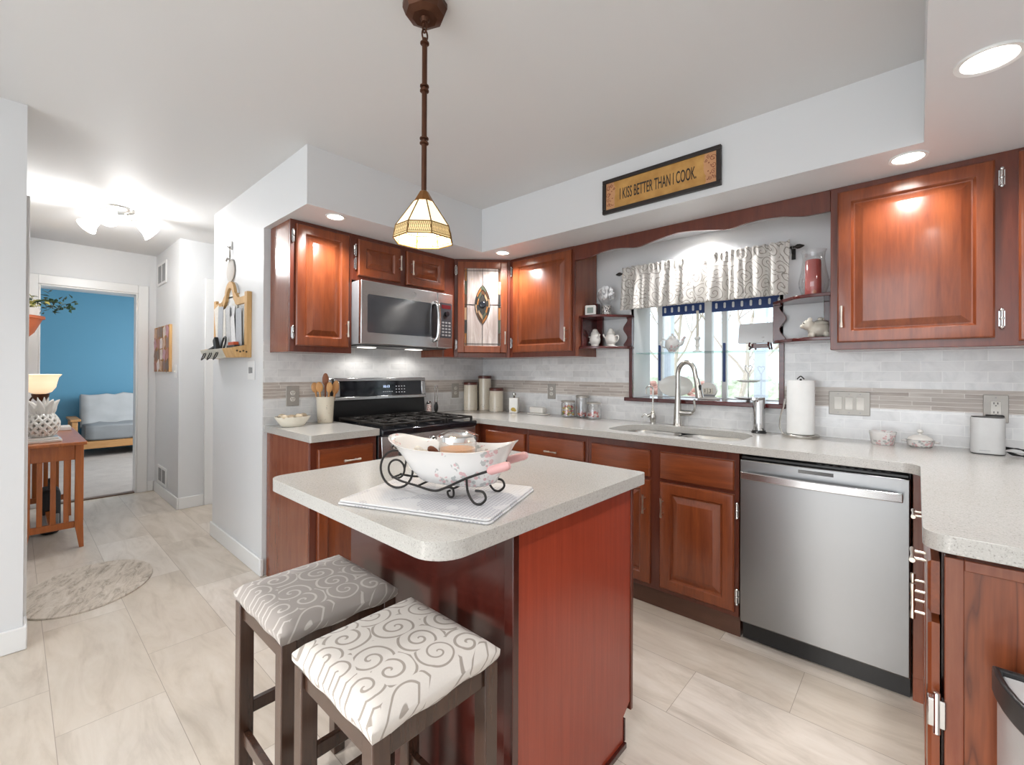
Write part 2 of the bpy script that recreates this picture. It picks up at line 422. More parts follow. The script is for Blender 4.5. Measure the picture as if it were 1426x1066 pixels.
M_switch = plain('ivory_switch', '#d9d5cd', 0.35)
M_glass = glassy('clear_glass')
M_pane = glassy('window_glass', (0.97, 0.99, 1, 1), 0.03)
M_shelfglass = glassy('glass_shelf', (0.80, 0.93, 0.92, 1), 0.12)
M_navy = plain('navy_strip', '#26407a', 0.4)
M_fabric = swirl('stool_damask', '#cfc8c0', '#978d83', 0.085)
M_fabric2 = swirl('stool_damask_grey', '#938b85', '#bab3ac', 0.085)
M_valance = swirl('valance_damask', '#cdc9c3', '#8b847c', 0.078, 0.17)
M_stool = wood('stool_espresso', '#2a1b14', '#4a3226', 'z', 0.25, 0.3)
M_orange = wood('honey_wood', '#97501f', '#c46e30', 'z', 0.3, 0.3)
M_pine = wood('pine_frame', '#b5884f', '#d8b27c', 'z', 0.5, 0.0)
M_utensil = wood('utensil_wood', '#a8713c', '#cf9c62', 'z', 0.5, 0.0)
def mk_floral(name, base, pinks, leaf, scale=38, thr=0.33, mask=0.52):
    t = NT(name); v = t.coord()
    vo = t.n('ShaderNodeTexVoronoi', feature='F1'); t.l(v, vo.inputs['Vector']); vo.inputs['Scale'].default_value = scale
    sc = t.n('ShaderNodeSeparateColor'); t.l(vo.outputs['Color'], sc.inputs[0])
    big = t.noise(v, 11, 2)
    on = t.m('MULTIPLY', t.m('LESS_THAN', vo.outputs['Distance'], thr), t.m('GREATER_THAN', big, mask))
    petal = t.mix(sc.outputs[0], lin(pinks[0]), lin(pinks[1])); petal = t.mix(t.m('GREATER_THAN', sc.outputs[1], 0.55), petal, lin(leaf))
    swirlf = t.noise(v, 160, 2)
    col = t.mix(t.m('MULTIPLY', on, t.m('ADD', 0.35, t.m('MULTIPLY', swirlf, 0.8))), lin(base), petal)
    t.bsdf(col, 0.15, Coat_Weight=0.3); return t.mat
M_floral = mk_floral('rose_porcelain', '#dedbd8', ('#d4a6a6', '#cf9c9f'), '#a5a8a6', 85, 0.5, 0.53)
M_canister = mk_floral('canister_print', '#dcd2bf', ('#c4a196', '#b8998a'), '#a8a28c', 70, 0.24, 0.54)
# ------------------------------------------------------------------ the setting
ZC, ZS = 2.456, 2.14
b = B(); b.box((-0.12, -6.1, -0.1), (3.74, 0.15, 0)); b.box((-3.02, -3.04, -0.1), (-0.12, -1.78, 0)); b.box((-2.1, -1.78, -0.1), (-0.9, 1.3, 0))
struct('floor', b, M_floor)
b = B(); b.box((-6.75, -4.6, ZC), (-0.12, 1.3, ZC + 0.1)); b.box((-0.12, -6.1, ZC), (3.74, 0.15, ZC + 0.1)); struct('ceiling', b, M_ceil)
b = B(); b.prism([(0, 0), (3.62, 0), (3.62, -2.3), (3.01, -2.3), (3.01, -0.609), (0.606, -0.609), (0.606, -1.887), (0, -1.887)], ZS, ZC); struct('ceiling_soffit', b, M_wall)
WX0, WX1, WZ0, WZ1 = 1.512, 2.41, 1.085, 1.78
b = B(); b.box((-0.12, 0, 0), (WX0, 0.15, ZC)); b.box((WX1, 0, 0), (3.74, 0.15, ZC)); b.box((WX0, 0, 0), (WX1, 0.15, WZ0)); b.box((WX0, 0, WZ1), (WX1, 0.15, ZC)); struct('wall_window_side', b, M_wall)
b = B(); b.prism([(0, 0), (0, -1.887), (-1.02, -1.887), (-1.02, 1.2), (-0.9, 1.2), (-0.9, -1.767), (-0.12, -1.767), (-0.12, 0)], 0, ZC); struct('wall_range_side', b, M_wall)
b = B(); b.prism([(-1.97, 1.2), (-1.97, -1.91), (-2.96, -1.91), (-2.96, -1.79), (-2.09, -1.79), (-2.09, 1.2)], 0, ZC); b.box((-2.09, 1.2, 0), (-0.9, 1.3, ZC)); struct('wall_hall_right', b, M_wall)
b = B(); b.box((-3.08, -2.065, 0), (-2.96, -1.79, ZC)); b.box((-3.08, -3.04, 0), (-2.96, -2.76, ZC)); b.box((-3.08, -2.76, 2.04), (-2.96, -2.065, ZC)); struct('wall_hall_end', b, M_wall)
b = B(); b.box((-0.12, -6.1, 0), (0, -2.879, ZC)); b.box((-2.96, -3.04, 0), (-0.12, -2.92, ZC)); struct('wall_left', b, M_wall)
b = B(); b.box((3.62, -6.1, 0), (3.74, 0.0, ZC)); struct('wall_right', b, M_wall)
b = B(); b.box((-0.12, -6.2, 0), (0.35, -6.1, ZC)); b.box((3.4, -6.2, 0), (3.74, -6.1, ZC)); b.box((0.35, -6.2, 2.25), (3.4, -6.1, ZC)); b.box((0.35, -6.2, 0), (3.4, -6.1, 0.06)); struct('wall_back', b, M_wall)
# blue room past the doorway
b = B(); b.box((-6.75, -4.6, 0), (-6.6, 1.3, ZC)); struct('wall_blue_far', b, M_blue)
b = B(); b.box((-6.6, 1.2, 0), (-3.08, 1.3, ZC)); b.box((-6.6, -4.6, 0), (-3.08, -4.5, ZC)); b.box((-3.08, -1.79, 0), (-3.0, 1.3, ZC)); b.box((-3.08, -4.6, 0), (-3.0, -3.04, ZC)); struct('wall_blue_sides', b, M_wall)
t = NT('grey_carpet'); v = t.coord(); f = t.noise(v, 90, 3, 0.7); g = t.noise(v, 6, 4)
t.bsdf(t.mix(t.m('ADD', t.m('MULTIPLY', f, 0.5), t.m('MULTIPLY', g, 0.5)), lin('#8b847f'), lin('#c2bbb5')), 0.95, normal=t.bump(f, 0.5, 0.01)); M_carpet = t.mat
b = B(); b.box((-6.6, -4.5, -0.1), (-3.02, 1.2, 0.008)); struct('floor_blue_room', b, M_carpet)
# trims
def casing(name, b): struct(name, b, M_trim, bevel=0.004)
b = B(); b.box((-2.96, -2.85, 0), (-2.942, -2.765, 2.13)); b.box((-2.96, -2.06, 0), (-2.942, -1.975, 2.13)); b.box((-2.96, -2.765, 2.045), (-2.942, -2.06, 2.13))
b.box((-3.08, -2.765, 0), (-2.95, -2.75, 2.045)); b.box((-3.08, -2.075, 0), (-2.95, -2.06, 2.045)); b.box((-3.08, -2.75, 2.03), (-2.95, -2.075, 2.045)); casing('trim_1', b)
b = B(); b.box((-1.97, -1.715, 0), (-1.95, -1.63, 2.12)); b.box((-1.97, -1.63, 2.04), (-1.95, -0.8, 2.12)); b.box((-1.97, -0.88, 0), (-1.95, -0.8, 2.04)); casing('trim_2', b)
b = B(); b.box((-0.24, -2.92, 0), (-0.121, -2.866, 2.08)); casing('trim_3', b)
b = B(); b.box((-3.03, -2.75, 0.0), (-2.96, -2.075, 0.012)); struct('trim_4', b, plain('threshold', '#6b5748', 0.5))
def base(name, *boxes):
    b = B()
    for (x0, y0, x1, y1) in boxes: b.box((x0, y0, 0), (x1, y1, 0.105)); 
    struct(name, b, M_trim, bevel=0.005)
base('baseboard_range_side', (-1.034, -1.901, 0.0, -1.887), (0.0, -1.901, 0.014, -1.878))
base('baseboard_hall_right', (-2.942, -1.924, -1.956, -1.91), (-1.97, -1.91, -1.956, -1.715))
base('baseboard_hall_end', (-2.96, -1.975, -2.946, -1.924))
base('baseboard_left', (0, -6.1, 0.014, -2.865), (-0.12, -2.879, 0.0, -2.865))
# tile
b = B(); b.box((0.0, -0.01, 0.90), (1.487, 0, 1.43)); b.box((2.437, -0.01, 0.90), (3.62, 0, 1.43)); b.box((1.487, -0.01, 0.90), (2.437, 0, 1.062)); struct('wall_tile_window_side', b, M_tile_x)
b = B(); b.box((0, -1.887, 0.90), (0.01, -0.01, 1.45)); struct('wall_tile_range_side', b, M_tile_y)

# ------------------------------------------------------------------ window over the sink
win = thing('window_1', 'white framed window with dark wood sill over the sink', 'window'); win['kind'] = 'structure'
b = B()
yF = 0.26
b.box((WX0 - 0.02, 0.0, WZ0), (WX0 + 0.002, yF, WZ1)); b.box((WX1 - 0.002, 0.0, WZ0), (WX1 + 0.02, yF, WZ1)); b.box((WX0, 0.0, WZ1 - 0.002), (WX1, yF, WZ1 + 0.012))
obj('window_jamb', b, M_trim, win, bevel=0.002)
b = B()
b.box((WX0 - 0.15, yF + 0.005, WZ0 - 0.05), (WX0 - 0.06, yF + 0.05, WZ1 + 0.05)); b.box((1.905, yF, WZ0 - 0.03), (1.953, yF + 0.05, WZ1 + 0.03)); b.box((2.42, yF + 0.005, WZ0 - 0.05), (2.5, yF + 0.05, WZ1 + 0.05))
b.box((1.568, yF + 0.005, WZ0 - 0.03), (1.604, yF + 0.045, WZ1)); b.box((2.016, yF + 0.005, WZ0 - 0.03), (2.048, yF + 0.045, WZ1))
b.box((WX0 - 0.1, yF + 0.004, WZ0 - 0.05), (2.45, yF + 0.05, WZ0 + 0.006)); b.box((WX0 - 0.1, yF + 0.004, WZ1 - 0.03), (2.45, yF + 0.05, WZ1 + 0.05))
obj('window_frame', b, M_trim, win, bevel=0.003)
b = B(); b.box((WX0 - 0.08, yF + 0.022, WZ0), (2.45, yF + 0.026, WZ1)); obj('pane', b, M_pane, win)
b = B()
b.box((1.606, yF - 0.004, 1.672), (1.903, yF + 0.012, 1.752)); b.box((1.955, yF - 0.004, 1.672), (2.408, yF + 0.012, 1.752))
o = obj('head_strip', b, M_navy, win, bevel=0.002); o['label'] = 'navy strip with pale oval slots'
b = B()
for x in [1.63 + 0.05*i for i in range(6)] + [1.985 + 0.053*i for i in range(8)]:
    b.prism(rrect(x - 0.007, 1.692, x + 0.007, 1.730, 0.0069), yF - 0.007, yF - 0.004, XZ_)
obj('oval_slot', b, M_trim, win)
for x in (1.572, 2.02):
    b = B(); b.box((x + 0.006, yF - 0.004, 1.20), (x + 0.022, yF + 0.006, 1.46)); obj('sash_latch', b, M_navy, win, bevel=0.002)
b = B(); b.box((1.487, -0.022, 1.085), (1.512, 0.0, 1.43)); b.box((2.41, -0.022, 1.085), (2.437, 0.0, 1.43)); o = obj('window_trim', b, M_shelf, win, bevel=0.002); o['label'] = 'dark cherry side casing'
b = B(); b.box((1.458, -0.04, 1.060), (2.447, 0.0, 1.086)); b.box((WX0, 0.0, 1.060), (WX1, yF + 0.01, 1.086)); o = obj('window_sill', b, M_shelf, win, bevel=0.004); o['label'] = 'dark cherry window sill'
b = B(); b.box((WX0 + 0.003, 0.035, 1.392), (WX1 - 0.003, 0.245, 1.398)); sh = obj('glass_shelf', b, M_shelfglass); tag(sh, 'clear glass shelf spanning the window above the faucet', 'shelf')

# ------------------------------------------------------------------ outdoors seen through the window
t = NT('lawn'); v = t.coord(); f = t.noise(v, 2.5, 5); t.bsdf(t.ramp(f, [(0.3, lin('#8d9a72')), (0.7, lin('#c3cda4'))]), 0.9); M_lawn = t.mat
b = B(); b.box((-40, 0.5, -0.5), (40, 70, -0.35)); o = obj('lawn', b, M_lawn); o['kind'] = 'structure'
b = B(); b.box((-2.5, 0.5, -0.35), (6, 2.9, -0.15)); o = obj('porch_floor', b, plain('porch_boards', '#a9a29a', 0.7)); o['kind'] = 'structure'
M_postw = plain('porch_white', '#ccd3dc', 0.5)
for i, (x, y) in enumerate(((0.60, 2.75), (1.68, 2.75))):
    b = B(); b.box((x - 0.06, y - 0.06, -0.15), (x + 0.06, y + 0.06, 2.5)); b.box((x - 0.08, y - 0.08, -0.15), (x + 0.08, y + 0.08, -0.02)); b.box((x - 0.08, y - 0.08, 2.38), (x + 0.08, y + 0.08, 2.5))
    tag(obj('porch_post', b, M_postw, bevel=0.006), ('pale square porch post outside the left window sash', 'pale square porch post outside behind the tray on an easel')[i], 'post')
M_bark = wood('bark', '#a09287', '#c0b4a9', 'z', 0.9, 0)
def tree(x, y, h, r, seed, label):
    rnd = random.Random(seed); b = B()
    def br(p, d, L, r, k):
        pts = [p]; q = Vector(p); dd = Vector(d)
        for i in range(4):
            dd = (dd + Vector((rnd.uniform(-.22, .22), rnd.uniform(-.22, .22), rnd.uniform(-.05, .18)))).normalized(); q = q + dd * L / 4; pts.append(q.copy())
        b.tube(pts, [r * (1 - 0.13*i) for i in range(5)], 6)
        if k > 0:
            for i in range(4 if k > 1 else 3):
                s = pts[2 + i % 3]; a = rnd.uniform(0, 6.28)
                br(s, (dd + Vector((math.cos(a), math.sin(a), 0.25)) * 0.9).normalized(), L * 0.62, r * 0.45, k - 1)
    br((x, y, -0.4), (0, 0, 1), h, r, 3)
    tag(obj('bare_tree', b, M_bark), label, 'tree')
tree(-1.05, 7.0, 3.4, 0.055, 3, 'bare tree outside seen through the left window sash')
tree(-0.46, 9.5, 3.2, 0.085, 5, 'bare brown tree outside behind the center of the window')
tree(-3.4, 13.0, 4.0, 0.09, 8, 'bare tree far outside at the left edge of the window')
tree(-0.9, 12.0, 2.6, 0.06, 14, 'thin bare tree outside between the window mullion and the tray')
b = B(); rnd = random.Random(4)
for i in range(240):
    p = Vector((-1.6 + rnd.gauss(0, .5), 6.4 + rnd.gauss(0, .4), 0.25 + rnd.random() * 0.8)); b.ell(p, (0.07, 0.07, 0.05), 6, 4)
tag(obj('red_shrub', b, plain('russet_leaves', '#b98a80', 0.8)), 'russet shrub on the lawn outside the window', 'shrub')
b = B(); V = {}; NX, NZ = 120, 10
for i in range(NX + 1):
    for k in range(NZ + 1):
        x = -20 + 30 * i / NX; f = k / NZ; hh = 0.9 + 0.9 * noise.noise(Vector((x * 0.35, 2, 0))) + 0.5 * noise.noise(Vector((x * 1.3, 7, 0)))
        V[i, k] = b.m.verts.new((x, 27 + 2.2 * f + 0.5 * noise.noise(Vector((x * 1.5, k * 0.7, 3))), -0.4 + (hh + 0.4) * math.sin(f * math.pi * 0.55) + 0.18 * noise.noise(Vector((x * 2.3, k * 1.1, 0)))))
for i in range(NX):
    for k in range(NZ): b.m.faces.new((V[i, k], V[i+1, k], V[i+1, k+1], V[i, k+1]))
th = NT('hedge_green'); f = th.noise(th.coord(), 3.0, 6, 0.7); th.bsdf(th.ramp(f, [(0.3, lin('#94a086')), (0.7, lin('#cdd4bf'))]), 0.9)
tag(obj('far_hedge', b, th.mat), 'pale green hedge line at the far side of the lawn', 'hedge')
# ------------------------------------------------------------------ cabinets
def panel_slab(x0, x1, z0, z1, yf, th=0.02, frame=0.052, flat=False, bead=True):
    """raised-panel door (or drawer front) whose face looks to -y; yf = the plane of its back"""
    b = B()
    W, H = x1 - x0, z1 - z0; k = min(1.0, min(W, H) / 0.24)
    F = frame * k
    if flat: loops = [(0, 0), (0, th - 0.006), (0.006, th - 0.001), (0.010, th)]
    else: loops = [(0, 0), (0, th - 0.007), (0.006, th - 0.001), (0.010, th), (F, th), (F + 0.003, th - 0.003), (F + 0.009 * k, th - 0.013), (F + 0.014 * k, th - 0.0135), (F + 0.016 * k + 0.026 * k, th - 0.003), (F + 0.045 * k, th - 0.002)]
    rings = []
    for ins, h in loops:
        rings.append([b.m.verts.new(p) for p in ((x0 + ins, yf - h, z0 + ins), (x1 - ins, yf - h, z0 + ins), (x1 - ins, yf - h, z1 - ins), (x0 + ins, yf - h, z1 - ins))])
    for i in range(len(rings) - 1):
        for j in range(4): b.m.faces.new((rings[i][j], rings[i][(j+1) % 4], rings[i+1][(j+1) % 4], rings[i+1][j]))
    b.m.faces.new(rings[-1]); b.m.faces.new(list(reversed(rings[0])))
    return b
def pull(parent, x, z, y, vert=True, L=0.1, name='handle'):
    """dog-bone pull on two posts, y = face it stands on"""
    b = B(); h = L / 2
    ax = (lambda s: (x, y - 0.026, z + s)) if vert else (lambda s: (x + s, y - 0.026, z))
    b.tube([ax(-h), ax(-h*0.85), ax(-h*0.45), ax(0), ax(h*0.45), ax(h*0.85), ax(h)], [0.0062, 0.0066, 0.0048, 0.0038, 0.0048, 0.0066, 0.0062], 10)
    for s in (-0.6, 0.6):
        p = ax(h * s); b.tube([p, (p[0], y + 0.001, p[2])], 0.004, 8)
    return obj(name, b, M_pull, parent)
def hinge(parent, x, z, y):
    b = B(); b.box((x - 0.009, y - 0.006, z - 0.03), (x + 0.009, y, z + 0.03)); b.tube([(x, y - 0.01, z - 0.036), (x, y - 0.01, z + 0.036)], 0.0055, 10)
    for s in (-0.034, 0, 0.034): b.ell((x, y - 0.01, z + s), 0.0075, 8, 6)
    return obj('hinge', b, M_chrome, parent)
def door(parent, x0, x1, z0, z1, yf, hx=None, hz=None, vert=True, hin=None, mat=None, name='door', flat=False, hL=0.1):
    d = obj(name, panel_slab(x0, x1, z0, z1, yf, flat=flat), mat or M_cab, parent, smooth=25)
    if hx is not None: pull(d, hx, hz, yf - 0.02, vert, hL)
    if hin is not None:
        for z in (z0 + 0.075, z1 - 0.075): hinge(parent, hin, z, yf)
    return d
ZB = 1.372
# wall cabinet left of the microwave (its side panel shows)
c = thing('upper_cabinet', 'cherry upper cabinet with a tall single door left of the microwave', 'cabinet', (0, -1.851, 0), 90)
b = B(); b.box((0, -0.285, ZB), (0.381, -0.011, ZS)); obj('carcass', b, M_side, c, bevel=0.002)
b = B(); b.box((0, -0.305, ZB), (0.381, -0.285, ZS)); obj('face_frame', b, M_frame, c, bevel=0.002)
door(c, 0.029, 0.357, 1.408, 2.118, -0.305, 0.336, 1.522, True, 0.014)
# cabinet above the microwave, two small doors
c = thing('upper_cabinet', 'low cherry upper cabinet with two small doors above the microwave', 'cabinet', (0, -1.469, 0), 90)
b = B(); b.box((0, -0.285, 1.845), (0.76, -0.011, ZS)); b.box((0.76, -0.285, ZB), (0.854, -0.011, ZS)); obj('carcass', b, M_side, c, bevel=0.002)
b = B(); b.box((0, -0.305, 1.845), (0.76, -0.285, ZS)); b.box((0.755, -0.305, ZB), (0.854, -0.285, ZS)); obj('face_frame', b, M_frame, c, bevel=0.002)
door(c, 0.036, 0.357, 1.876, 2.113, -0.305, 0.34, 2.005, True, 0.02)
door(c, 0.406, 0.748, 1.87, 2.11, -0.305, 0.44, 1.99, True, None)
# diagonal corner cabinet with leaded glass
L = 0.614; dW = (L - 0.305) * math.sqrt(2)
c = thing('corner_cabinet', 'diagonal cherry corner cabinet with a stained glass door', 'cabinet', (0.305, -L, 0), 45)
Mi = Matrix.Rotation(R_(-45), 4, 'Z') @ tr(-0.305, L, 0)
poly = [(0.011, -0.011), (0.011, -L + 0.001), (0.29, -L + 0.001), (0.305 - 0.013, -L + 0.013), (L - 0.013, -0.305 + 0.013), (L - 0.001, -0.29), (L - 0.001, -0.011)]
b = B(); b.prism(poly, ZB, ZB + 0.02, Mi); b.prism(poly, ZS - 0.02, ZS, Mi); b.prism([(0.011,-0.011),(0.011,-L+0.001),(0.02,-L+0.001),(0.02,-0.02),(L-0.001,-0.02),(L-0.001,-0.011)], ZB, ZS, Mi); obj('carcass', b, M_side, c)
b = B(); b.box((0, 0, ZB), (0.03, 0.018, ZS)); b.box((dW - 0.03, 0, ZB), (dW, 0.018, ZS)); b.box((0.03, 0, ZB), (dW - 0.03, 0.018, ZB + 0.035)); b.box((0.03, 0, ZS - 0.03), (dW - 0.03, 0.018, ZS)); obj('face_frame', b, M_frame, c, bevel=0.002)
x0, x1, z0, z1 = 0.028, dW - 0.022, 1.408, 2.118; fr = 0.052
b = B(); b.box((x0, -0.02, z0), (x0 + fr, 0, z1)); b.box((x1 - fr, -0.02, z0), (x1, 0, z1)); b.box((x0 + fr, -0.02, z0), (x1 - fr, 0, z0 + fr)); b.box((x0 + fr, -0.02, z1 - fr), (x1 - fr, 0, z1))
d = obj('door', b, M_cab, c, bevel=0.004)
pull(d, x1 - 0.016, 1.523, -0.02); hinge(c, 0.014, 1.47, 0); hinge(c, 0.014, 2.05, 0)
gx0, gx1, gz0, gz1 = x0 + fr, x1 - fr, z0 + fr, z1 - fr; gm = (gx0 + gx1) / 2; gzm = (gz0 + gz1) / 2
t = NT('streaky_glass'); v = t.coord((10, 10, 1.3)); f = t.noise(v, 2, 5, 0.6, 0.6); g = t.noise(t.coord(), 24, 4)
t.bsdf(t.mix(t.m('MULTIPLY', t.m('GREATER_THAN', g, 0.68), 0.25), t.ramp(f, [(0.3, lin('#85766f')), (0.5, lin('#aa9c95')), (0.7, lin('#cdc2bb'))]), lin('#c09a58')), 0.22, normal=t.bump(f, 0.15, 0.004), Coat_Weight=0.15)
b = B(); b.box((gx0 - 0.004, -0.009, gz0 - 0.004), (gx1 + 0.004, -0.005, gz1 + 0.004)); o = obj('glass_panel', b, t.mat, d); o['label'] = 'pinkish streaky leaded glass'
vw, vh = 0.058, 0.155; zc0 = gzm + 0.02
def vesica(w, h, n=14):
    R = (h*h + w*w) / (2*w); a = math.degrees(math.asin(h / R))
    return arc((w - R, 0), R, -a, a, n, '2') + arc((R - w, 0), R, 180 - a, 180 + a, n, '2')[1:-1]
def at(poly): return [(gm + p[0], zc0 + p[1]) for p in poly]
b = B()
for s in (1.0, 0.78, 0.52): b.tube([(p[0], -0.011, p[1]) for p in at(vesica(vw * s, vh * s))], 0.0022, 6, True)
zt, zb_ = zc0 + vh, zc0 - vh
for p, q in (((gm, zt), (gm, gz1)), ((gm, zb_), (gm, gz0)), ((gm - vw, zc0), (gx0, zc0)), ((gm + vw, zc0), (gx1, zc0)), ((gx0 + 0.02, gz0), (gx0 + 0.02, gz1)), ((gx1 - 0.02, gz0), (gx1 - 0.02, gz1)), ((gx0, gz1 - 0.018), (gx1, gz1 - 0.018)), ((gx0, gz0 + 0.018), (gx1, gz0 + 0.018))):
    b.tube([(p[0], -0.011, p[1]), (q[0], -0.011, q[1])], 0.002, 6)
for i in range(1, 6):
    z = gz0 + (gz1 - gz0) * i / 6
    b.tube([(gx0, -0.011, z), (gx0 + 0.02, -0.011, z)], 0.0018, 6); b.tube([(gx1 - 0.02, -0.011, z), (gx1, -0.011, z)], 0.0018, 6)
obj('lead_came', b, M_black, d)
cols = [plain('glass_' + n, h, 0.06) for n, h in (('amber', '#8a5a30'), ('brown', '#4d3423'), ('smoke', '#33302c'), ('green', '#474a3c'), ('tan', '#9c7d60'))]
outer, mid = at(vesica(vw*0.98, vh*0.98)), at(vesica(vw*0.79, vh*0.79)); inn = at(vesica(vw*0.52, vh*0.52)); n = len(outer)
pieces = []
for q in range(9):
    idx = [(q * 3 + u) % n for u in range(4)] if q < 8 else [i % n for i in range(24, n + 1)]
    for ring, (A, Bq) in enumerate(((outer, mid), (mid, inn))):
        p = B(); p.prism([A[i] for i in idx] + [Bq[i] for i in reversed(idx)], -0.0105, -0.009, XZ_); pieces.append((p, (q * 2 + ring * 3) % 5))
p = B(); p.prism(inn, -0.0105, -0.009, XZ_); pieces.append((p, 2))
for q in range(6):
    za, zb2 = gz0 + (gz1 - gz0) * q / 6 + 0.002, gz0 + (gz1 - gz0) * (q + 1) / 6 - 0.002
    for xx in (gx0, gx1 - 0.02): p = B(); pieces.append((p, (q * 2 + (xx > gm)) % 5)); p.prism([(xx + 0.002, za), (xx + 0.018, za), (xx + 0.018, zb2), (xx + 0.002, zb2)], -0.0105, -0.009, XZ_)
for q, k in pieces: obj('colored_glass', q, cols[k], d)
b = B(); b.ell((gm, -0.012, zc0), (0.026, 0.008, 0.026), 20, 10); o = obj('glass_jewel', b, M_blackgl, d); o['label'] = 'round dark glass jewel'
# cabinet right of the corner
c = thing('upper_cabinet', 'cherry upper cabinet with one wide door between the glass corner cabinet and the window', 'cabinet', (L, 0, 0))
w_ = 1.217 - L
b = B(); b.box((0.001, -0.285, ZB), (w_, -0.011, ZS)); obj('carcass', b, M_side, c, bevel=0.002)
b = B(); b.box((0.001, -0.305, ZB), (w_, -0.285, ZS)); obj('face_frame', b, M_frame, c, bevel=0.002)
door(c, 0.04, 0.587, 1.408, 2.116, -0.305, 0.553, 1.524, True, 0.02)
# cabinet at the right of the window
c = thing('upper_cabinet', 'large cherry upper cabinet with a wide door right of the window', 'cabinet', (2.683, 0, 0))
b = B(); b.box((0, -0.285, ZB), (0.937, -0.011, ZS)); obj('carcass', b, M_side, c, bevel=0.002)
b = B(); b.box((0, -0.305, ZB), (0.937, -0.285, ZS)); obj('face_frame', b, M_frame, c, bevel=0.002)
door(c, 0.028, 0.537, 1.405, 2.112, -0.305, 0.047, 1.523, True, 0.556)
door(c, 0.60, 0.93, 1.39, 2.125, -0.305)
# scalloped valance board
pts = [(1.218, ZS - 0.001), (2.682, ZS - 0.001)]
cx = 1.95; low = []
for i in range(81):
    x = 2.682 - (2.682 - 1.218) * i / 80; u = abs(x - cx) / 0.732
    z = 2.055 + 0.028 * math.exp(-(u / 0.22) ** 2) - 0.010 * math.exp(-((u - 0.36) / 0.09) ** 2) + 0.010 * math.exp(-((u - 0.6) / 0.14) ** 2) - 0.018 * max(0, min(1, (u - 0.72) / 0.14)) 
    low.append((x, z))
b = B(); b.prism(pts + low, -0.305, -0.286, XZ_)
tag(obj('valance_board', b, M_frame, bevel=0.002), 'scalloped cherry valance board across the top of the window bay', 'valance board')

# corner shelves at the window
def bay_shelf(mirror, label):
    s = -1 if mirror else 1; X = (lambda x: 3.9 - x) if mirror else (lambda x: x)
    x0, x1 = 1.218, 1.516
    edge = [(x0, -0.245), (x0 + 0.10, -0.24), (x0 + 0.16, -0.215), (x0 + 0.2, -0.17), (x0 + 0.235, -0.125), (x0 + 0.275, -0.085), (x1 - 0.004, -0.06)]
    e = [tuple(p[:2]) for p in smooth_path([(q[0], q[1], 0) for q in edge], 5)]
    poly = [(x0, 0.0)] + e + [(x1, 0.0)]
    t = thing('bay_shelf', label, 'shelf', (0, 0, 0))
    for z in (1.642, 1.424):
        b = B(); b.prism([(X(p[0]), p[1]) for p in poly], z, z + 0.018); obj('shelf_board', b, M_shelf, t, bevel=0.003)
    sc = [(x1, 1.442), (x1, 1.642), (x1 - 0.042, 1.642)] + [(x1 - 0.05 + 0.016 * math.cos((1.63 - z) * 50), z) for z in [1.63 - 0.178 * i / 24 for i in range(25)]] + [(x1 - 0.055, 1.442)]
    b = B(); b.prism([(X(p[0]), p[1]) for p in sc], -0.04, -0.0105, XZ_); obj('scalloped_bracket', b, M_shelf, t, bevel=0.002)
    b = B(); b.box((min(X(x0), X(x0 + 0.014)), -0.22, 1.442), (max(X(x0), X(x0 + 0.014)), -0.0105, 1.642)); b.box((min(X(x0), X(x0 + 0.06)), -0.03, 1.442), (max(X(x0), X(x0 + 0.06)), -0.0105, 1.642)); obj('side_bracket', b, M_shelf, t, bevel=0.002)
bay_shelf(False, 'small two-tier dark cherry shelf at the left of the window')
bay_shelf(True, 'small two-tier dark cherry shelf at the right of the window')

# ------------------------------------------------------------------ base cabinets
ZT = 0.884
c = thing('base_cabinet', 'cherry base cabinet with drawer and door left of the range', 'cabinet', (0, -1.865, 0), 90)
b = B(); b.box((0, -0.592, 0.0), (0.392, -0.011, ZT)); obj('carcass', b, M_side, c, bevel=0.002)
b = B(); b.box((0, -0.61, 0.1), (0.392, -0.592, ZT)); obj('face_frame', b, M_frame, c, bevel=0.002)
door(c, 0.038, 0.364, 0.722, 0.84, -0.61, 0.218, 0.765, False, None, M_cabh, 'drawer', True)
door(c, 0.038, 0.364, 0.125, 0.69, -0.61, None, None, True, None)
# window run
c = thing('base_cabinet', 'cherry corner base cabinet with a drawer right of the range', 'cabinet', (0.0, 0, 0))
b = B(); b.box((0.011, -0.58, 0.0), (1.06, -0.011, ZT)); b.box((0.011, -0.69, 0.1), (0.60, -0.58, ZT)); obj('carcass', b, M_side, c)
b = B(); b.box((0.60, -0.61, 0.1), (1.06, -0.58, ZT)); obj('face_frame', b, M_frame, c, bevel=0.002)
b = B(); b.box((0.62, -0.588, 0), (1.06, -0.58, 0.1)); obj('toe_kick', b, M_toe, c)
door(c, 0.672, 1.042, 0.722, 0.842, -0.61, 0.9, 0.757, False, None, M_cabh, 'drawer', True)
door(c, 0.672, 1.042, 0.125, 0.69, -0.61, 1.02, 0.56, True)
c = thing('base_cabinet', 'cherry drawer base cabinet between the corner and the sink cabinet', 'cabinet', (1.06, 0, 0))
b = B(); b.box((0.001, -0.58, 0.0), (0.47, -0.011, ZT)); obj('carcass', b, M_side, c)
b = B(); b.box((0.001, -0.61, 0.1), (0.47, -0.58, ZT)); obj('face_frame', b, M_frame, c, bevel=0.002)
b = B(); b.box((0.001, -0.588, 0), (0.47, -0.58, 0.1)); obj('toe_kick', b, M_toe, c)
door(c, 0.022, 0.446, 0.722, 0.842, -0.61, 0.22, 0.757, False, None, M_cabh, 'drawer', True)
door(c, 0.022, 0.446, 0.125, 0.69, -0.61, 0.4, 0.56, True)
c = thing('base_cabinet', 'cherry sink base cabinet with two doors left of the dishwasher', 'cabinet', (1.53, 0, 0))
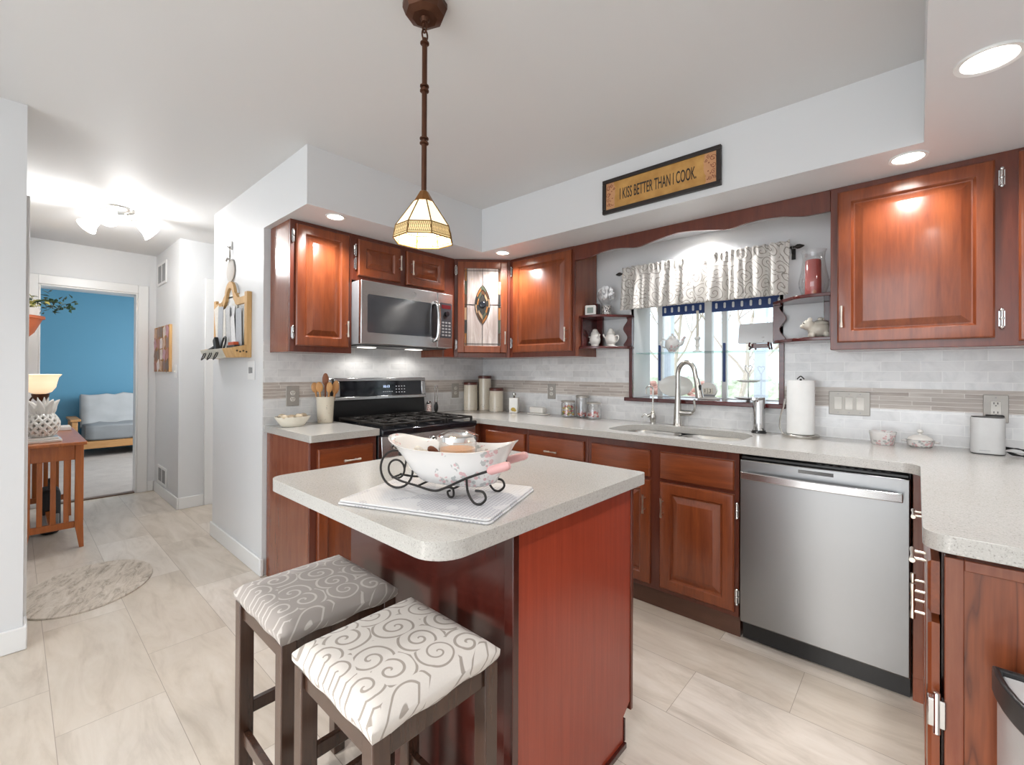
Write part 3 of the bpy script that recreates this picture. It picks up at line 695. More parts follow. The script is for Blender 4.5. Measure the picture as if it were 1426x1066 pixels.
b = B(); b.box((0.001, -0.58, 0.1), (0.03, -0.011, ZT)); b.box((0.80, -0.58, 0.1), (0.835, -0.011, ZT)); b.box((0.001, -0.58, 0.0), (0.835, -0.011, 0.118)); b.box((0.03, -0.03, 0.1), (0.80, -0.011, 0.7)); obj('carcass', b, M_side, c)
b = B(); b.box((0.001, -0.61, 0.1), (0.835, -0.58, ZT)); obj('face_frame', b, M_frame, c, bevel=0.002)
b = B(); b.box((0.001, -0.588, 0), (0.835, -0.58, 0.1)); obj('toe_kick', b, M_toe, c)
for i, (xa, xb) in enumerate(((0.03, 0.395), (0.45, 0.817))):
    o = obj('false_front', panel_slab(xa, xb, 0.70, 0.842, -0.61, flat=True), M_cabh, c, smooth=25)
    door(c, xa, xb, 0.125, 0.682, -0.61, (xb - 0.026) if i == 0 else (xa + 0.02), 0.555, True, 0.828 if i else None)
# filler by the dishwasher
b = B(); b.box((2.979, -0.61, 0.1), (3.029, -0.05, ZT)); b.box((2.979, -0.588, 0), (3.029, -0.56, 0.1)); tag(obj('filler_panel', b, M_side, bevel=0.002), 'narrow upright cherry filler panel right of the dishwasher', 'cabinet panel')
# right run, its end panel faces the camera
c = thing('base_cabinet', 'cherry base cabinet with a figured wood end panel at the right edge', 'cabinet', (3.62, -0.05, 0), -90)
b = B(); b.box((0, -0.565, 0.0), (1.50, -0.002, ZT)); obj('carcass', b, M_side, c)
b = B(); b.box((0.56, -0.588, 0.1), (1.47, -0.5655, ZT)); obj('face_frame', b, M_dark, c)
for i, (xa, xb) in enumerate(((0.62, 1.05), (1.08, 1.51))):
    door(c, xa, xb, 0.735, 0.85, -0.592, (xa + xb) / 2, 0.79, False, None, M_cabh, 'drawer', True)
    door(c, xa, xb, 0.12, 0.715, -0.592, xb - 0.03 if i == 0 else xa + 0.03, 0.60, True)
b = B(); b.box((1.515, -0.612, 0.50), (1.535, -0.583, 0.56)); b.tube([(1.532, -0.597, 0.485), (1.532, -0.597, 0.575)], 0.006, 10); obj('hinge', b, M_chrome, c, bevel=0.002)
b = B(); b.box((1.5001, -0.585, 0.0), (1.524, -0.555, 0.868)); b.box((1.5001, -0.555, 0.845), (1.524, -0.002, 0.868)); obj('end_frame', b, M_side, c, bevel=0.002)
b = B(); b.box((1.5001, -0.555, 0.0), (1.518, -0.002, 0.845)); o = obj('end_panel', b, M_fig, c); o['label'] = 'figured cherry end panel'

# ------------------------------------------------------------------ worktops
ZW0, ZW = 0.884, 0.922
b = B(); b.plate(rrect(0.011, -1.880, 0.647, -1.4715, [0.004, 0.012, 0.004, 0.004]), [], ZW0, ZW)
tag(obj('worktop', b, M_quartz, bevel=0.004, seg=3, smooth=30), 'short speckled pale quartz worktop left of the range', 'worktop')
outer = [(0.011, -0.011), (0.011, -0.7045), (0.60, -0.7045)] + arc((0.62, -0.667), 0.02, 180, 90, 4, '2')[:0] + [(0.607, -0.68), (0.63, -0.648), (0.647, -0.647)] + arc((2.945, -0.702), 0.055, 90, 0, 8, '2') + arc((3.045, -1.56), 0.045, 180, 270, 6, '2') + [(3.618, -1.605), (3.618, -0.011)]
hole = rrect(1.60, -0.555, 2.34, -0.135, [0.09, 0.10, 0.16, 0.16], 8)
b = B(); b.plate(outer, [hole], ZW0, ZW)
tag(obj('worktop', b, M_quartz, bevel=0.004, seg=3, smooth=30), 'long speckled pale quartz worktop under the window with the sink cut in', 'worktop')
# island
ix0, ix1, iy0, iy1 = 1.43, 2.298, -2.362, -1.452
b = B(); b.plate(rrect(ix0, iy0, ix1, iy1, [0.05, 0.075, 0.02, 0.02], 8), [], 0.878, 0.916)
tag(obj('island_worktop', b, M_quartz, bevel=0.005, seg=3, smooth=30), 'square speckled quartz top of the kitchen island', 'worktop')
c = thing('island_cabinet', 'dark red mahogany island cabinet under the square speckled top', 'cabinet', (0, 0, 0))
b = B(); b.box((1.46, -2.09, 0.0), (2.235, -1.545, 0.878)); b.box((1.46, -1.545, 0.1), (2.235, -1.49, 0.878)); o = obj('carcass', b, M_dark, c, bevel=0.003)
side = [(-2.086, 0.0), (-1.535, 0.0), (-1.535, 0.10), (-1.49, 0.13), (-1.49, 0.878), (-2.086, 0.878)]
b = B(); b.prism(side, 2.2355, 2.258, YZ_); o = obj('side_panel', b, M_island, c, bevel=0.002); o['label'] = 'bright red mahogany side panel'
b = B(); b.box((2.2355, -2.104, 0.0), (2.266, -2.082, 0.878)); obj('corner_strip', b, M_dark, c, bevel=0.002)
b = B(); b.box((2.2355, -1.535, 0.02), (2.262, -1.527, 0.095)); b.box((2.2355, -2.08, 0.0), (2.268, -1.53, 0.018)); obj('base_molding', b, M_dark, c, bevel=0.002)
b = B(); b.box((1.46, -1.4899, 0.1), (2.262, -1.475, 0.878)); obj('face_frame', b, M_frame, c, bevel=0.002)
for xa, xb in ((1.49, 1.85), (1.88, 2.25)):
    o = obj('door', panel_slab(xa, xb, 0.13, 0.86, 0, flat=False).xform(Matrix.Rotation(math.pi, 4, 'Z') @ tr(-(xa + xb), 1.4745, 0)), M_cab, c, smooth=25)
# ------------------------------------------------------------------ range
r = thing('gas_range', 'stainless gas range with black grates below the microwave', 'range', (0, -1.466, 0), 90)
W = 0.754
b = B(); b.box((0, -0.62, 0.03), (W, -0.02, 0.90)); o = obj('body', b, M_black, r, bevel=0.004)
b = B(); b.box((0.004, -0.655, 0.22), (W - 0.004, -0.621, 0.735)); d = obj('oven_door', b, M_steelx, r, bevel=0.006)
b = B(); b.box((0.13, -0.6575, 0.36), (W - 0.13, -0.6552, 0.62)); obj('oven_window', b, M_blackgl, d)
b = B(); b.tube([(0.06, -0.70, 0.70), (W - 0.06, -0.70, 0.70)], 0.012, 14); b.box((0.075, -0.70, 0.692), (0.095, -0.655, 0.708)); b.box((W - 0.095, -0.70, 0.692), (W - 0.075, -0.655, 0.708)); obj('handle', b, M_steelx, d)
b = B(); b.box((0.004, -0.65, 0.045), (W - 0.004, -0.621, 0.21)); obj('drawer', b, M_steelx, r, bevel=0.006)
b = B(); b.prism([(-0.621, 0.745), (-0.668, 0.748), (-0.655, 0.875), (-0.621, 0.875)], 0.0, W, YZ_); obj('control_panel', b, M_steelx, r, bevel=0.004)
for x in (0.10, 0.185, 0.375, 0.545, 0.635):
    b = B(); Mx = tr(x, -0.661, 0.815) @ Matrix.Rotation(R_(96), 4, 'X')
    b.lathe([(0, 0), (0.030, 0), (0.030, 0.006), (0.024, 0.010), (0.022, 0.034), (0.019, 0.038), (0, 0.038)], (0, 0, 0), 24); b.box((-0.004, -0.022, 0.036), (0.004, 0.022, 0.044)); b.xform(Mx); obj('burner_knob', b, M_chrome, r)
b = B(); b.box((-0.002, -0.672, 0.876), (W + 0.002, -0.04, 0.915)); obj('cooktop', b, M_blackgl, r, bevel=0.008, seg=3)
for gx in (0.02, 0.262, 0.504):
    b = B(); gw = 0.230; z = 0.934
    for y in (-0.64, -0.50, -0.36, -0.22, -0.10): b.box((gx, y - 0.006, z), (gx + gw, y + 0.006, z + 0.011))
    for x in (gx, gx + gw * 0.5 - 0.006, gx + gw - 0.012): b.box((x, -0.645, z + 0.001), (x + 0.012, -0.095, z + 0.013))
    for x in (gx, gx + gw - 0.012):
        for y in (-0.64, -0.36, -0.11): b.box((x, y - 0.008, 0.914), (x + 0.012, y + 0.008, z + 0.004))
    for cy in (-0.50, -0.22):
        for k in range(8):
            a = k * math.pi / 4 + math.pi / 8; cxx = gx + gw / 2
            b.tube([(cxx + 0.035 * math.cos(a), cy + 0.035 * math.sin(a), z + 0.013), (cxx + 0.085 * math.cos(a), cy + 0.085 * math.sin(a), z + 0.012)], 0.005, 6)
    obj('grate', b, M_iron, r, bevel=0.002)
for x in (0.135, 0.377, 0.619):
    for y in ((-0.50, -0.22) if x != 0.377 else (-0.36,)):
        b = B(); b.cyl((x, y), 0.045, 0.914, 0.924); b.cyl((x, y), 0.032, 0.924, 0.932); obj('burner', b, M_iron, r)
b = B(); b.prism([(-0.075, 0.915), (-0.062, 1.06), (-0.07, 1.06), (-0.058, 1.196), (-0.048, 1.205), (-0.011, 1.205), (-0.011, 0.90), (-0.07, 0.90)], 0.0, W, YZ_); bg_ = obj('backguard', b, M_black, r, bevel=0.004)
b = B(); Mx = tr(0, -0.0665, 1.128) @ Matrix.Rotation(R_(-5), 4, 'X')
def fr_panel(x0, x1, z0, z1, t0, t1, w):
    q = B(); q.box((x0, -t1, z0), (x1, -t0, z0 + w)); q.box((x0, -t1, z1 - w), (x1, -t0, z1)); q.box((x0, -t1, z0 + w), (x0 + w*1.6, -t0, z1 - w)); q.box((x1 - w*1.6, -t1, z0 + w), (x1, -t0, z1 - w)); return q
q = fr_panel(0.0, W, -0.072, 0.083, 0.0, 0.012, 0.024).xform(Mx); obj('backguard_frame', q, M_steelx, bg_, bevel=0.004)
b = B(); b.box((0.038, -0.007, -0.05), (W - 0.038, -0.001, 0.06)); b.xform(Mx); obj('display_glass', b, M_blackgl, bg_)
M_led = emit('display_blue', '#9fc4ff', 0.8); M_legend = plain('legend_white', '#c9ccd2', 0.5)
text('clock_digits', '10:13', M_led, bg_, Mx @ tr(0.40, -0.0076, 0.018) @ UP_FRONT, 0.026)
b = B()
for i in range(4):
    for j in range(3): b.box((0.48 + i*0.024, -0.0082, -0.028 + j*0.022), (0.49 + i*0.024, -0.0072, -0.022 + j*0.022))
for i in range(5): b.box((0.37 + i*0.018, -0.0082, -0.022), (0.38 + i*0.018, -0.0072, -0.017))
b.xform(Mx); obj('touch_keys', b, M_legend, bg_)

# ------------------------------------------------------------------ microwave
m = thing('microwave', 'stainless over-the-range microwave with a dark glass door', 'microwave', (0, -1.4685, 0), 90)
W = 0.745; z0, z1 = 1.43, 1.832
b = B(); b.box((0.001, -0.385, z0), (W, -0.012, z1)); obj('body', b, M_gray, m, bevel=0.003)
b = B(); b.box((0.02, -0.37, z0 - 0.006), (W - 0.02, -0.05, z0)); obj('underside_grille', b, M_black, m)
for x in (0.14, 0.53):
    b = B(); b.box((x, -0.2, z0 - 0.009), (x + 0.1, -0.12, z0 - 0.006)); obj('hood_light', b, emit('hood_lens', '#fff8ee', 3.0), m)
    lamp('hood_lamp', 'SPOT', (x + 0.05, -0.16, z0 - 0.012), 2.6, (1, 0.97, 0.93), (0, 0, 0), m, spot_size=R_(160), spot_blend=0.5, shadow_soft_size=0.03)
b = B(); b.box((0.001, -0.418, z0 + 0.002), (0.60, -0.3855, z1)); d = obj('door', b, M_steelx, m, bevel=0.005)
b = B(); b.prism(rrect(0.045, z0 + 0.075, 0.545, z1 - 0.085, 0.012), -0.4195, -0.4182, XZ_); obj('door_glass', b, plain('oven_door_glass', '#3c3d40', 0.08, 0, Specular_IOR_Level=0.9), d)
b = B(); pts = smooth_path([(0.575, -0.425, z0 + 0.05), (0.578, -0.452, z0 + 0.075), (0.580, -0.462, (z0 + z1)/2 - 0.02), (0.578, -0.452, z1 - 0.105), (0.575, -0.425, z1 - 0.08)], 6)
b.tube(pts, 0.015, 14); obj('handle', b, M_chrome, d)
b = B(); b.prism(rrect(0.548, z0 + 0.07, 0.594, z1 - 0.09, 0.02), -0.4192, -0.4181, XZ_); obj('handle_recess', b, M_black, d)
b = B(); b.box((0.601, -0.418, z0 + 0.002), (W, -0.3855, z1)); cp = obj('control_panel', b, M_steelx, m, bevel=0.005)
b = B(); b.prism(rrect(0.625, z0 + 0.075, W - 0.012, z1 - 0.07, 0.008), -0.4195, -0.4182, XZ_); obj('keypad_glass', b, plain('keypad_grey', '#3b3c40', 0.25), cp)
b = B(); b.box((0.637, -0.4205, z1 - 0.112), (W - 0.022, -0.4196, z1 - 0.085)); obj('display', b, plain('display_dark_red', '#5a1a20', 0.2), cp)
b = B(); b.lathe([(0, 0), (0.02, 0), (0.018, 0.014), (0, 0.015)], (0, 0, 0), 20); b.xform(tr(0.682, -0.4196, z1 - 0.15) @ Matrix.Rotation(R_(90), 4, 'X')); obj('dial', b, M_blackgl, cp)
b = B()
for i in range(3):
    for j in range(5): b.prism(rrect(0.641 + i*0.03, z0 + 0.09 + j*0.023, 0.662 + i*0.03, z0 + 0.102 + j*0.023, 0.004), -0.4206, -0.4196, XZ_)
obj('keys', b, M_gray, cp)
b = B(); b.lathe([(0.0135, 0), (0.0155, 0.0), (0.0155, 0.0012), (0.0135, 0.0012)], (0, 0, 0), 24); b.xform(tr(0.40, -0.418, z1 - 0.042) @ Matrix.Rotation(R_(90), 4, 'X')); obj('round_badge', b, M_gray, d)

# ------------------------------------------------------------------ dishwasher
w = thing('dishwasher', 'stainless dishwasher with a long bar handle right of the sink cabinet', 'dishwasher', (2.374, 0, 0))
W = 0.602
b = B(); b.box((0.003, -0.60, 0.10), (W - 0.003, -0.05, 0.875)); obj('body', b, M_black, w)
t = NT('brushed_door'); v = t.coord((80, 80, 0.5)); f = t.noise(v, 4, 4, 0.6)
t.bsdf(lin('#8c8c8c'), t.m('ADD', t.m('MULTIPLY', f, 0.08), 0.28), 1.0, Anisotropic=0.6, Anisotropic_Rotation=0.25); M_dw = t.mat
b = B(); b.box((0.002, -0.640, 0.102), (W - 0.002, -0.601, 0.858)); d = obj('door', b, M_dw, w, bevel=0.006, seg=3)
b = B(); b.box((0.006, -0.632, 0.8585), (W - 0.006, -0.600, 0.874)); obj('control_strip', b, M_black, w, bevel=0.004)
b = B()
for i in range(9): b.box((0.30 + i*0.028, -0.628, 0.874), (0.316 + i*0.028, -0.616, 0.8748))
obj('buttons', b, M_gray, w)
b = B(); b.box((0.235, -0.6415, 0.829), (0.36, -0.6402, 0.844)); obj('status_window', b, M_blackgl, d)
hp = []
for i in range(21):
    x = 0.012 + (W - 0.036) * i / 20; u = (i / 20 - 0.5) * 2; hp.append((x, -0.672 - 0.016 * (1 - u*u), 0))
b = B(); top = [(p[0], p[1]) for p in hp]; back = [(p[0], p[1] + 0.014) for p in reversed(hp)]
b.prism(top + back, 0.772, 0.806)
for x in (0.012, W - 0.046): b.box((x, -0.668, 0.774), (x + 0.022, -0.6395, 0.804))
obj('handle', b, M_steelx, d, bevel=0.003)
b = B(); b.box((0.004, -0.592, 0.01), (W - 0.004, -0.56, 0.10)); obj('toe_panel', b, M_black, w)

# ------------------------------------------------------------------ sink and taps
s = thing('sink', 'double bowl stainless undermount sink below the window', 'sink', (0, 0, 0))
def bowl(x0, x1, y0, y1, z0, z1, r):
    b = B(); loops = []
    for ins, z in ((-0.012, z1), (0.0, z1), (0.006, z1 - 0.02), (0.012, z0 + 0.03), (0.03, z0 + 0.006), (0.06, z0)):
        loops.append([b.m.verts.new((p[0], p[1], z)) for p in rrect(x0 + ins, y0 + ins, x1 - ins, y1 - ins, max(0.02, r - ins), 8)])
    for i in range(len(loops) - 1):
        n = len(loops[i])
        for k in range(n): b.m.faces.new((loops[i][k], loops[i][(k+1) % n], loops[i+1][(k+1) % n], loops[i+1][k]))
    b.m.faces.new(loops[-1]); 
    cx, cy = (x0 + x1)/2, (y0 + y1)/2
    b.lathe([(0.0, 0.002), (0.028, 0.002), (0.04, 0.004), (0.045, 0.001)], (cx, cy, z0), 24)
    return b
for q in ((1.615, 1.925, -0.545, -0.16, 0.705, 0.883, 0.07), (1.965, 2.325, -0.55, -0.15, 0.685, 0.883, 0.09)):
    o = obj('bowl', bowl(*q), M_sink, s, fix=False, smooth=60)
    md = o.modifiers.new('wall', 'SOLIDIFY'); md.thickness = 0.002; md.offset = 1
def tap(name, label, cat, x, y): return thing(name, label, cat, (x, y, ZW))
f = tap('faucet', 'brushed steel pull-down gooseneck faucet behind the sink', 'faucet', 1.86, -0.085)
b = B(); b.lathe([(0, 0), (0.031, 0), (0.031, 0.006), (0.027, 0.012), (0.025, 0.05), (0.0225, 0.11), (0.018, 0.17), (0.0155, 0.24), (0, 0.24)], (0, 0, 0), 28); obj('body', b, M_nickel, f)
dx, dy = 0.965, -0.262
neck = [(0, 0, 0.235), (0, 0, 0.30)] + [(dx*(0.062 - 0.062*math.cos(a)), dy*(0.062 - 0.062*math.cos(a)), 0.325 + 0.078*math.sin(a)) for a in [math.pi*i/12 for i in range(0, 12)]]
neck += [(dx*0.128, dy*0.128, 0.315), (dx*0.136, dy*0.136, 0.29)]
b = B(); b.tube(smooth_path(neck, 3), 0.0145, 16); obj('neck', b, M_nickel, f)
b = B(); b.tube([(dx*0.134, dy*0.134, 0.30), (dx*0.140, dy*0.140, 0.275), (dx*0.150, dy*0.150, 0.22), (dx*0.156, dy*0.156, 0.185)], [0.0165, 0.018, 0.022, 0.024], 18); o = obj('spray_head', b, M_nickel, f)
b = B(); b.box((dx*0.150 + 0.008, dy*0.15 - 0.022, 0.235), (dx*0.150 + 0.02, dy*0.15 - 0.008, 0.265)); obj('button', b, M_black, o, bevel=0.003)
b = B(); b.tube([(0.012, 0, 0.085), (0.045, -0.004, 0.083), (0.078, -0.008, 0.085), (0.095, -0.01, 0.088)], [0.019, 0.019, 0.017, 0.012], 16); b.tube(smooth_path([(0.088, -0.009, 0.088), (0.108, -0.012, 0.105), (0.112, -0.012, 0.135), (0.106, -0.012, 0.160), (0.113, -0.012, 0.172)], 5), 0.0068, 10); obj('lever', b, M_nickel, f)
f = tap('filter_faucet', 'slim brushed steel filtered water tap left of the big faucet', 'faucet', 1.69, -0.075)
b = B(); b.lathe([(0, 0), (0.017, 0), (0.016, 0.01), (0.021, 0.03), (0.022, 0.05), (0.012, 0.075), (0.0065, 0.10), (0, 0.10)], (0, 0, 0), 20); obj('body', b, M_nickel, f)
b = B(); b.tube([(0, 0, 0.09), (0, 0, 0.225)] + [(-0.022*(1 - math.cos(a))*0.75, -0.022*(1 - math.cos(a))*0.7, 0.225 + 0.022*math.sin(a)) for a in [math.pi*i/10 for i in range(1, 11)]] + [(-0.033, -0.031, 0.195)], 0.0055, 10); obj('spout', b, M_nickel, f)
b = B(); b.tube([(-0.008, -0.006, 0.06), (-0.032, -0.012, 0.046)], [0.009, 0.011], 12); b.tube(smooth_path([(-0.03, -0.012, 0.05), (-0.045, -0.016, 0.062), (-0.058, -0.02, 0.055), (-0.068, -0.02, 0.038)], 4), 0.005, 8); obj('lever', b, M_nickel, f)
f = thing('soap_dispenser', 'tall chrome automatic soap dispenser between the faucet and the paper towels', 'soap dispenser', (2.327, -0.095, ZW))
b = B(); b.lathe([(0, 0), (0.038, 0), (0.038, 0.006), (0.034, 0.010), (0.034, 0.016), (0, 0.016)], (0, 0, 0), 28); obj('base', b, M_black, f)
b = B(); b.lathe([(0, 0.014), (0.031, 0.014), (0.031, 0.186), (0.028, 0.196), (0, 0.197)], (0, 0, 0), 32); obj('body', b, M_chrome, f)
b = B(); b.prism(arc((0, 0), 0.031, -40, 220, 16, '2') + [(-0.026, -0.07), (-0.016, -0.085), (0.004, -0.085), (0.016, -0.07)], 0.186, 0.202); obj('spout', b, M_chrome, f, bevel=0.003)
# ------------------------------------------------------------------ lights that the room has, plus added fill spots
M_lens = emit('lamp_lens', '#fff6ea', 14.0)
M_ring = plain('white_ring', '#e6e6e4', 0.35)
def can(x, y, r, label, power, spot=150):
    t = thing('recessed_light', label, 'recessed light', (x, y, ZS), 0, 'recessed ceiling lights in the soffit')
    b = B(); b.lathe([(r * 0.78, 0.0), (r * 0.82, -0.004), (r, -0.006), (r * 1.02, -0.003), (r * 1.02, 0.0)], (0, 0, 0), 40); obj('trim_ring', b, M_ring, t)
    b = B(); b.lathe([(0, -0.002), (r * 0.78, -0.002), (r*0.78, 0.0), (0, 0.0)], (0, 0, 0), 40); obj('lens', b, M_lens, t)
    lamp('recessed_lamp', 'SPOT', (0, 0, -0.02), power, (0.97, 0.97, 0.98), (0, 0, 0), t, spot_size=R_(spot), spot_blend=0.6, shadow_soft_size=r * 0.7)
    return t
can(0.526, -1.691, 0.052, 'recessed ceiling light above the tall cabinet left of the microwave', 30)
can(0.715, -0.50, 0.052, 'recessed ceiling light in front of the glass corner cabinet', 32)
can(2.963, -0.485, 0.062, 'recessed ceiling light above the large upper cabinet right of the window', 15)
can(3.140, -1.100, 0.072, 'largest recessed light, at the top right corner of the view', 26)
can(1.99, -0.155, 0.055, 'recessed light hidden behind the scalloped valance board over the window', 22)

lamp('soffit_fill', 'SPOT', (3.14, -1.95, 2.12), 12, (0.97, 0.97, 0.98), (0, 0, 0), None, spot_size=R_(150), spot_blend=0.6, shadow_soft_size=0.05)  # extra spot without fixture, added to lift the floor by the dishwasher
# unseen spots added behind the camera to brighten floor and fronts
for x, y, e in ((2.75, -3.3, 32), (2.5, -4.9, 55)):
    lamp('rear_fill_spot', 'SPOT', (x, y, 2.43), e, (0.95, 0.97, 1.0), (0, 0, 0), None, spot_size=R_(160), spot_blend=0.6, shadow_soft_size=0.08)
# pendant over the island
p = thing('pendant_lamp', 'leaded glass pendant lamp hanging on a bronze rod over the island', 'pendant lamp', (1.803, -2.029, 0))
b = B(); b.lathe([(0, 2.405), (0.04, 2.405), (0.062, 2.415), (0.072, 2.44), (0.072, 2.4555), (0, 2.4555)], (0, 0, 0), 8); b.lathe([(0, 2.392), (0.012, 2.392), (0.016, 2.405), (0, 2.406)], (0, 0, 0), 16); obj('canopy', b, M_bronze, p, smooth=20)
b = B()
for z, a in ((2.378, 0), (2.352, 90)):
    b.tube([(0.0105*math.cos(q)*math.cos(R_(a)), 0.0105*math.cos(q)*math.sin(R_(a)), z + 0.018*math.sin(q)) for q in [2*math.pi*i/16 for i in range(16)]], 0.0028, 8, True)
obj('chain_link', b, M_bronze, p)
b = B(); b.tube([(0, 0, 2.34), (0, 0, 1.835)], 0.0085, 12)
for z in (2.325, 2.185, 2.17, 2.015, 2.0): b.lathe([(0.008, z - 0.004), (0.0145, z - 0.002), (0.0145, z + 0.002), (0.008, z + 0.004)], (0, 0, 0), 16)
obj('rod', b, M_bronze, p)
b = B(); b.lathe([(0.0085, 1.845), (0.014, 1.842), (0.034, 1.808), (0.03, 1.806), (0.0085, 1.83)], (0, 0, 0), 8); obj('cap', b, plain('brass_cap', '#8a5c2e', 0.35, 0.6), p, smooth=20)
M_shade = emit('cream_shade_glass', '#ffe9bd', 0.8, '#fff2d8'); M_band = emit('amber_lattice_glass', '#e8c98d', 0.5, '#d9bf8e')
b = B(); b.lathe([(0.032, 1.808), (0.090, 1.722)], (0, 0, 0), 8, rot=rot3('Z', 22.5)); sh = obj('shade', b, M_shade, p, smooth=10, fix=False)
b = B(); b.lathe([(0.090, 1.722), (0.097, 1.683)], (0, 0, 0), 8, rot=rot3('Z', 22.5)); obj('lattice_band', b, M_band, sh, smooth=10, fix=False)
b = B()
def ring8(r, z): return [(r*math.cos(R_(22.5 + 45*k)), r*math.sin(R_(22.5 + 45*k)), z) for k in range(8)]
for r, z, w_ in ((0.090, 1.722, 0.002), (0.0955, 1.690, 0.0013), (0.097, 1.683, 0.0022), (0.032, 1.808, 0.0018)): b.tube(ring8(r, z), w_, 6, True)
for k in range(8): b.tube([ring8(0.032, 1.808)[k], ring8(0.090, 1.722)[k], ring8(0.097, 1.683)[k]], 0.0022, 6)
for k in range(8):
    A, Bq = Vector(ring8(0.0905, 1.720)[k]), Vector(ring8(0.0905, 1.720)[(k+1) % 8]); Cq, D = Vector(ring8(0.0955, 1.690)[k]), Vector(ring8(0.0955, 1.690)[(k+1) % 8])
    for i in range(12):
        s, e = i / 12, (i + 1) / 12
        b.tube([A.lerp(Bq, s), Cq.lerp(D, e)], 0.0006, 4); b.tube([A.lerp(Bq, e), Cq.lerp(D, s)], 0.0006, 4)
obj('lead_came', b, plain('came_brass', '#7a5a2c', 0.4, 0.6), sh)
b = B(); b.ell((0, 0, 1.745), (0.022, 0.022, 0.028), 16, 12); obj('bulb', b, emit('bulb_glow', '#fff3d6', 9.0), p)
lamp('pendant_light', 'POINT', (0, 0, 1.70), 4, (1.0, 0.88, 0.68), (0, 0, 0), p, shadow_soft_size=0.03)

# three-shade hall light
h = thing('hall_ceiling_light', 'brushed nickel hall ceiling light with three glowing bell shades', 'ceiling light', (-1.41, -2.41, ZC))
b = B(); b.lathe([(0, -0.028), (0.07, -0.028), (0.105, -0.016), (0.11, 0.0), (0, 0.0)], (0, 0, 0), 32); obj('base', b, M_nickel, h)
M_bell = emit('frosted_bell_glass', '#fffaf0', 3.2, '#ffffff')
for a in (222, 342, 102):
    d = Vector((math.cos(R_(a)), math.sin(R_(a)), 0)); ax = (d * 0.80 + Vector((0, 0, -0.6))).normalized()
    b = B(); b.tube(smooth_path([d * 0.05 + Vector((0, 0, -0.02)), d * 0.085 + Vector((0, 0, -0.06)), d * 0.115 + Vector((0, 0, -0.055))], 4), 0.008, 8)
    q = Vector((0, 0, 1)).rotation_difference(ax).to_matrix(); o0 = d * 0.115 + Vector((0, 0, -0.055))
    b.lathe([(0, -0.012), (0.02, -0.012), (0.024, 0.012), (0, 0.012)], o0, 16, rot=q); ar = obj('arm', b, M_nickel, h)
    b = B(); b.lathe([(0.022, 0.008), (0.03, 0.02), (0.036, 0.06), (0.044, 0.10), (0.064, 0.135), (0.061, 0.134), (0.041, 0.10), (0.033, 0.06), (0.027, 0.022), (0.02, 0.012)], o0, 28, rot=q); obj('bell_shade', b, M_bell, h, fix=False)
lamp('hall_light', 'POINT', (0, 0, -0.19), 20, (0.98, 0.98, 0.98), (0, 0, 0), h, shadow_soft_size=0.09)
# ------------------------------------------------------------------ bar stools
def stool():
    t = thing('bar_stool', 'espresso wood bar stool with a swirl damask seat nearest the camera', 'stool', (2.115, -2.33, 0), 0, 'backless bar stools at the island')
    H, w = 0.335, 0.146
    b = B(); n = 18; V = {}
    for i in range(n + 1):
        for j in range(n + 1):
            u, v = i / n * 2 - 1, j / n * 2 - 1
            def sq(a): return a
            e = max(abs(u), abs(v)); edge = max(0, (e - 0.82) / 0.18)
            z = 0.648 - 0.020 * edge**2 + 0.004 * (1 - u*u) * (1 - v*v)
            V[i, j] = b.m.verts.new((u * 0.166, v * 0.161, z))
    for i in range(n):
        for j in range(n): b.m.faces.new((V[i, j], V[i+1, j], V[i+1, j+1], V[i, j+1]))
    rim = [V[i, 0] for i in range(n)] + [V[n, j] for j in range(n)] + [V[i, n] for i in range(n, 0, -1)] + [V[0, j] for j in range(n, 0, -1)]
    prev = rim
    for k, (s, z) in enumerate(((1.014, 0.624), (1.010, 0.610), (0.985, 0.602))):
        ring = [b.m.verts.new((v.co.x * s, v.co.y * s, z + 0.003 * math.sin(q * 0.9))) for q, v in enumerate(rim)]
        for q in range(len(ring)): b.m.faces.new((prev[q], ring[q], ring[(q+1) % len(ring)], prev[(q+1) % len(ring)]))
        prev = ring
    b.m.faces.new(list(reversed(prev)))
    obj('seat', b, M_fabric, t, smooth=60)
    for sx in (-1, 1):
        for sy in (-1, 1):
            b = B(); b.box((sx*w - 0.019, sy*(w - 0.006) - 0.019, 0), (sx*w + 0.019, sy*(w - 0.006) + 0.019, 0.603)); obj('leg', b, M_stool, t, bevel=0.003)
    b = B()
    for s in (-1, 1):
        b.box((-w + 0.019, s*(w - 0.006) - 0.011, 0.555), (w - 0.019, s*(w - 0.006) + 0.011, 0.602)); b.box((s*w - 0.011, -w + 0.025, 0.555), (s*w + 0.011, w - 0.025, 0.602))
    obj('apron', b, M_stool, t, bevel=0.002)
    for s in (-1, 1):
        b = B(); b.box((-w + 0.019, s*(w - 0.006) - 0.009, 0.20), (w - 0.019, s*(w - 0.006) + 0.009, 0.235)); obj('stretcher', b, M_stool, t, bevel=0.002)
        b = B(); b.box((s*w - 0.009, -w + 0.025, 0.27), (s*w + 0.009, w - 0.025, 0.305)); obj('stretcher', b, M_stool, t, bevel=0.002)
    return t
st = stool()
s2 = dup(st, (1.700, -2.325, 0), None, 'espresso wood bar stool with a grey swirl damask seat farther from the camera')
for ch in s2.children:
    if ch.name.startswith('seat'):
        ch.data = ch.data.copy(); ch.data.materials[0] = M_fabric2

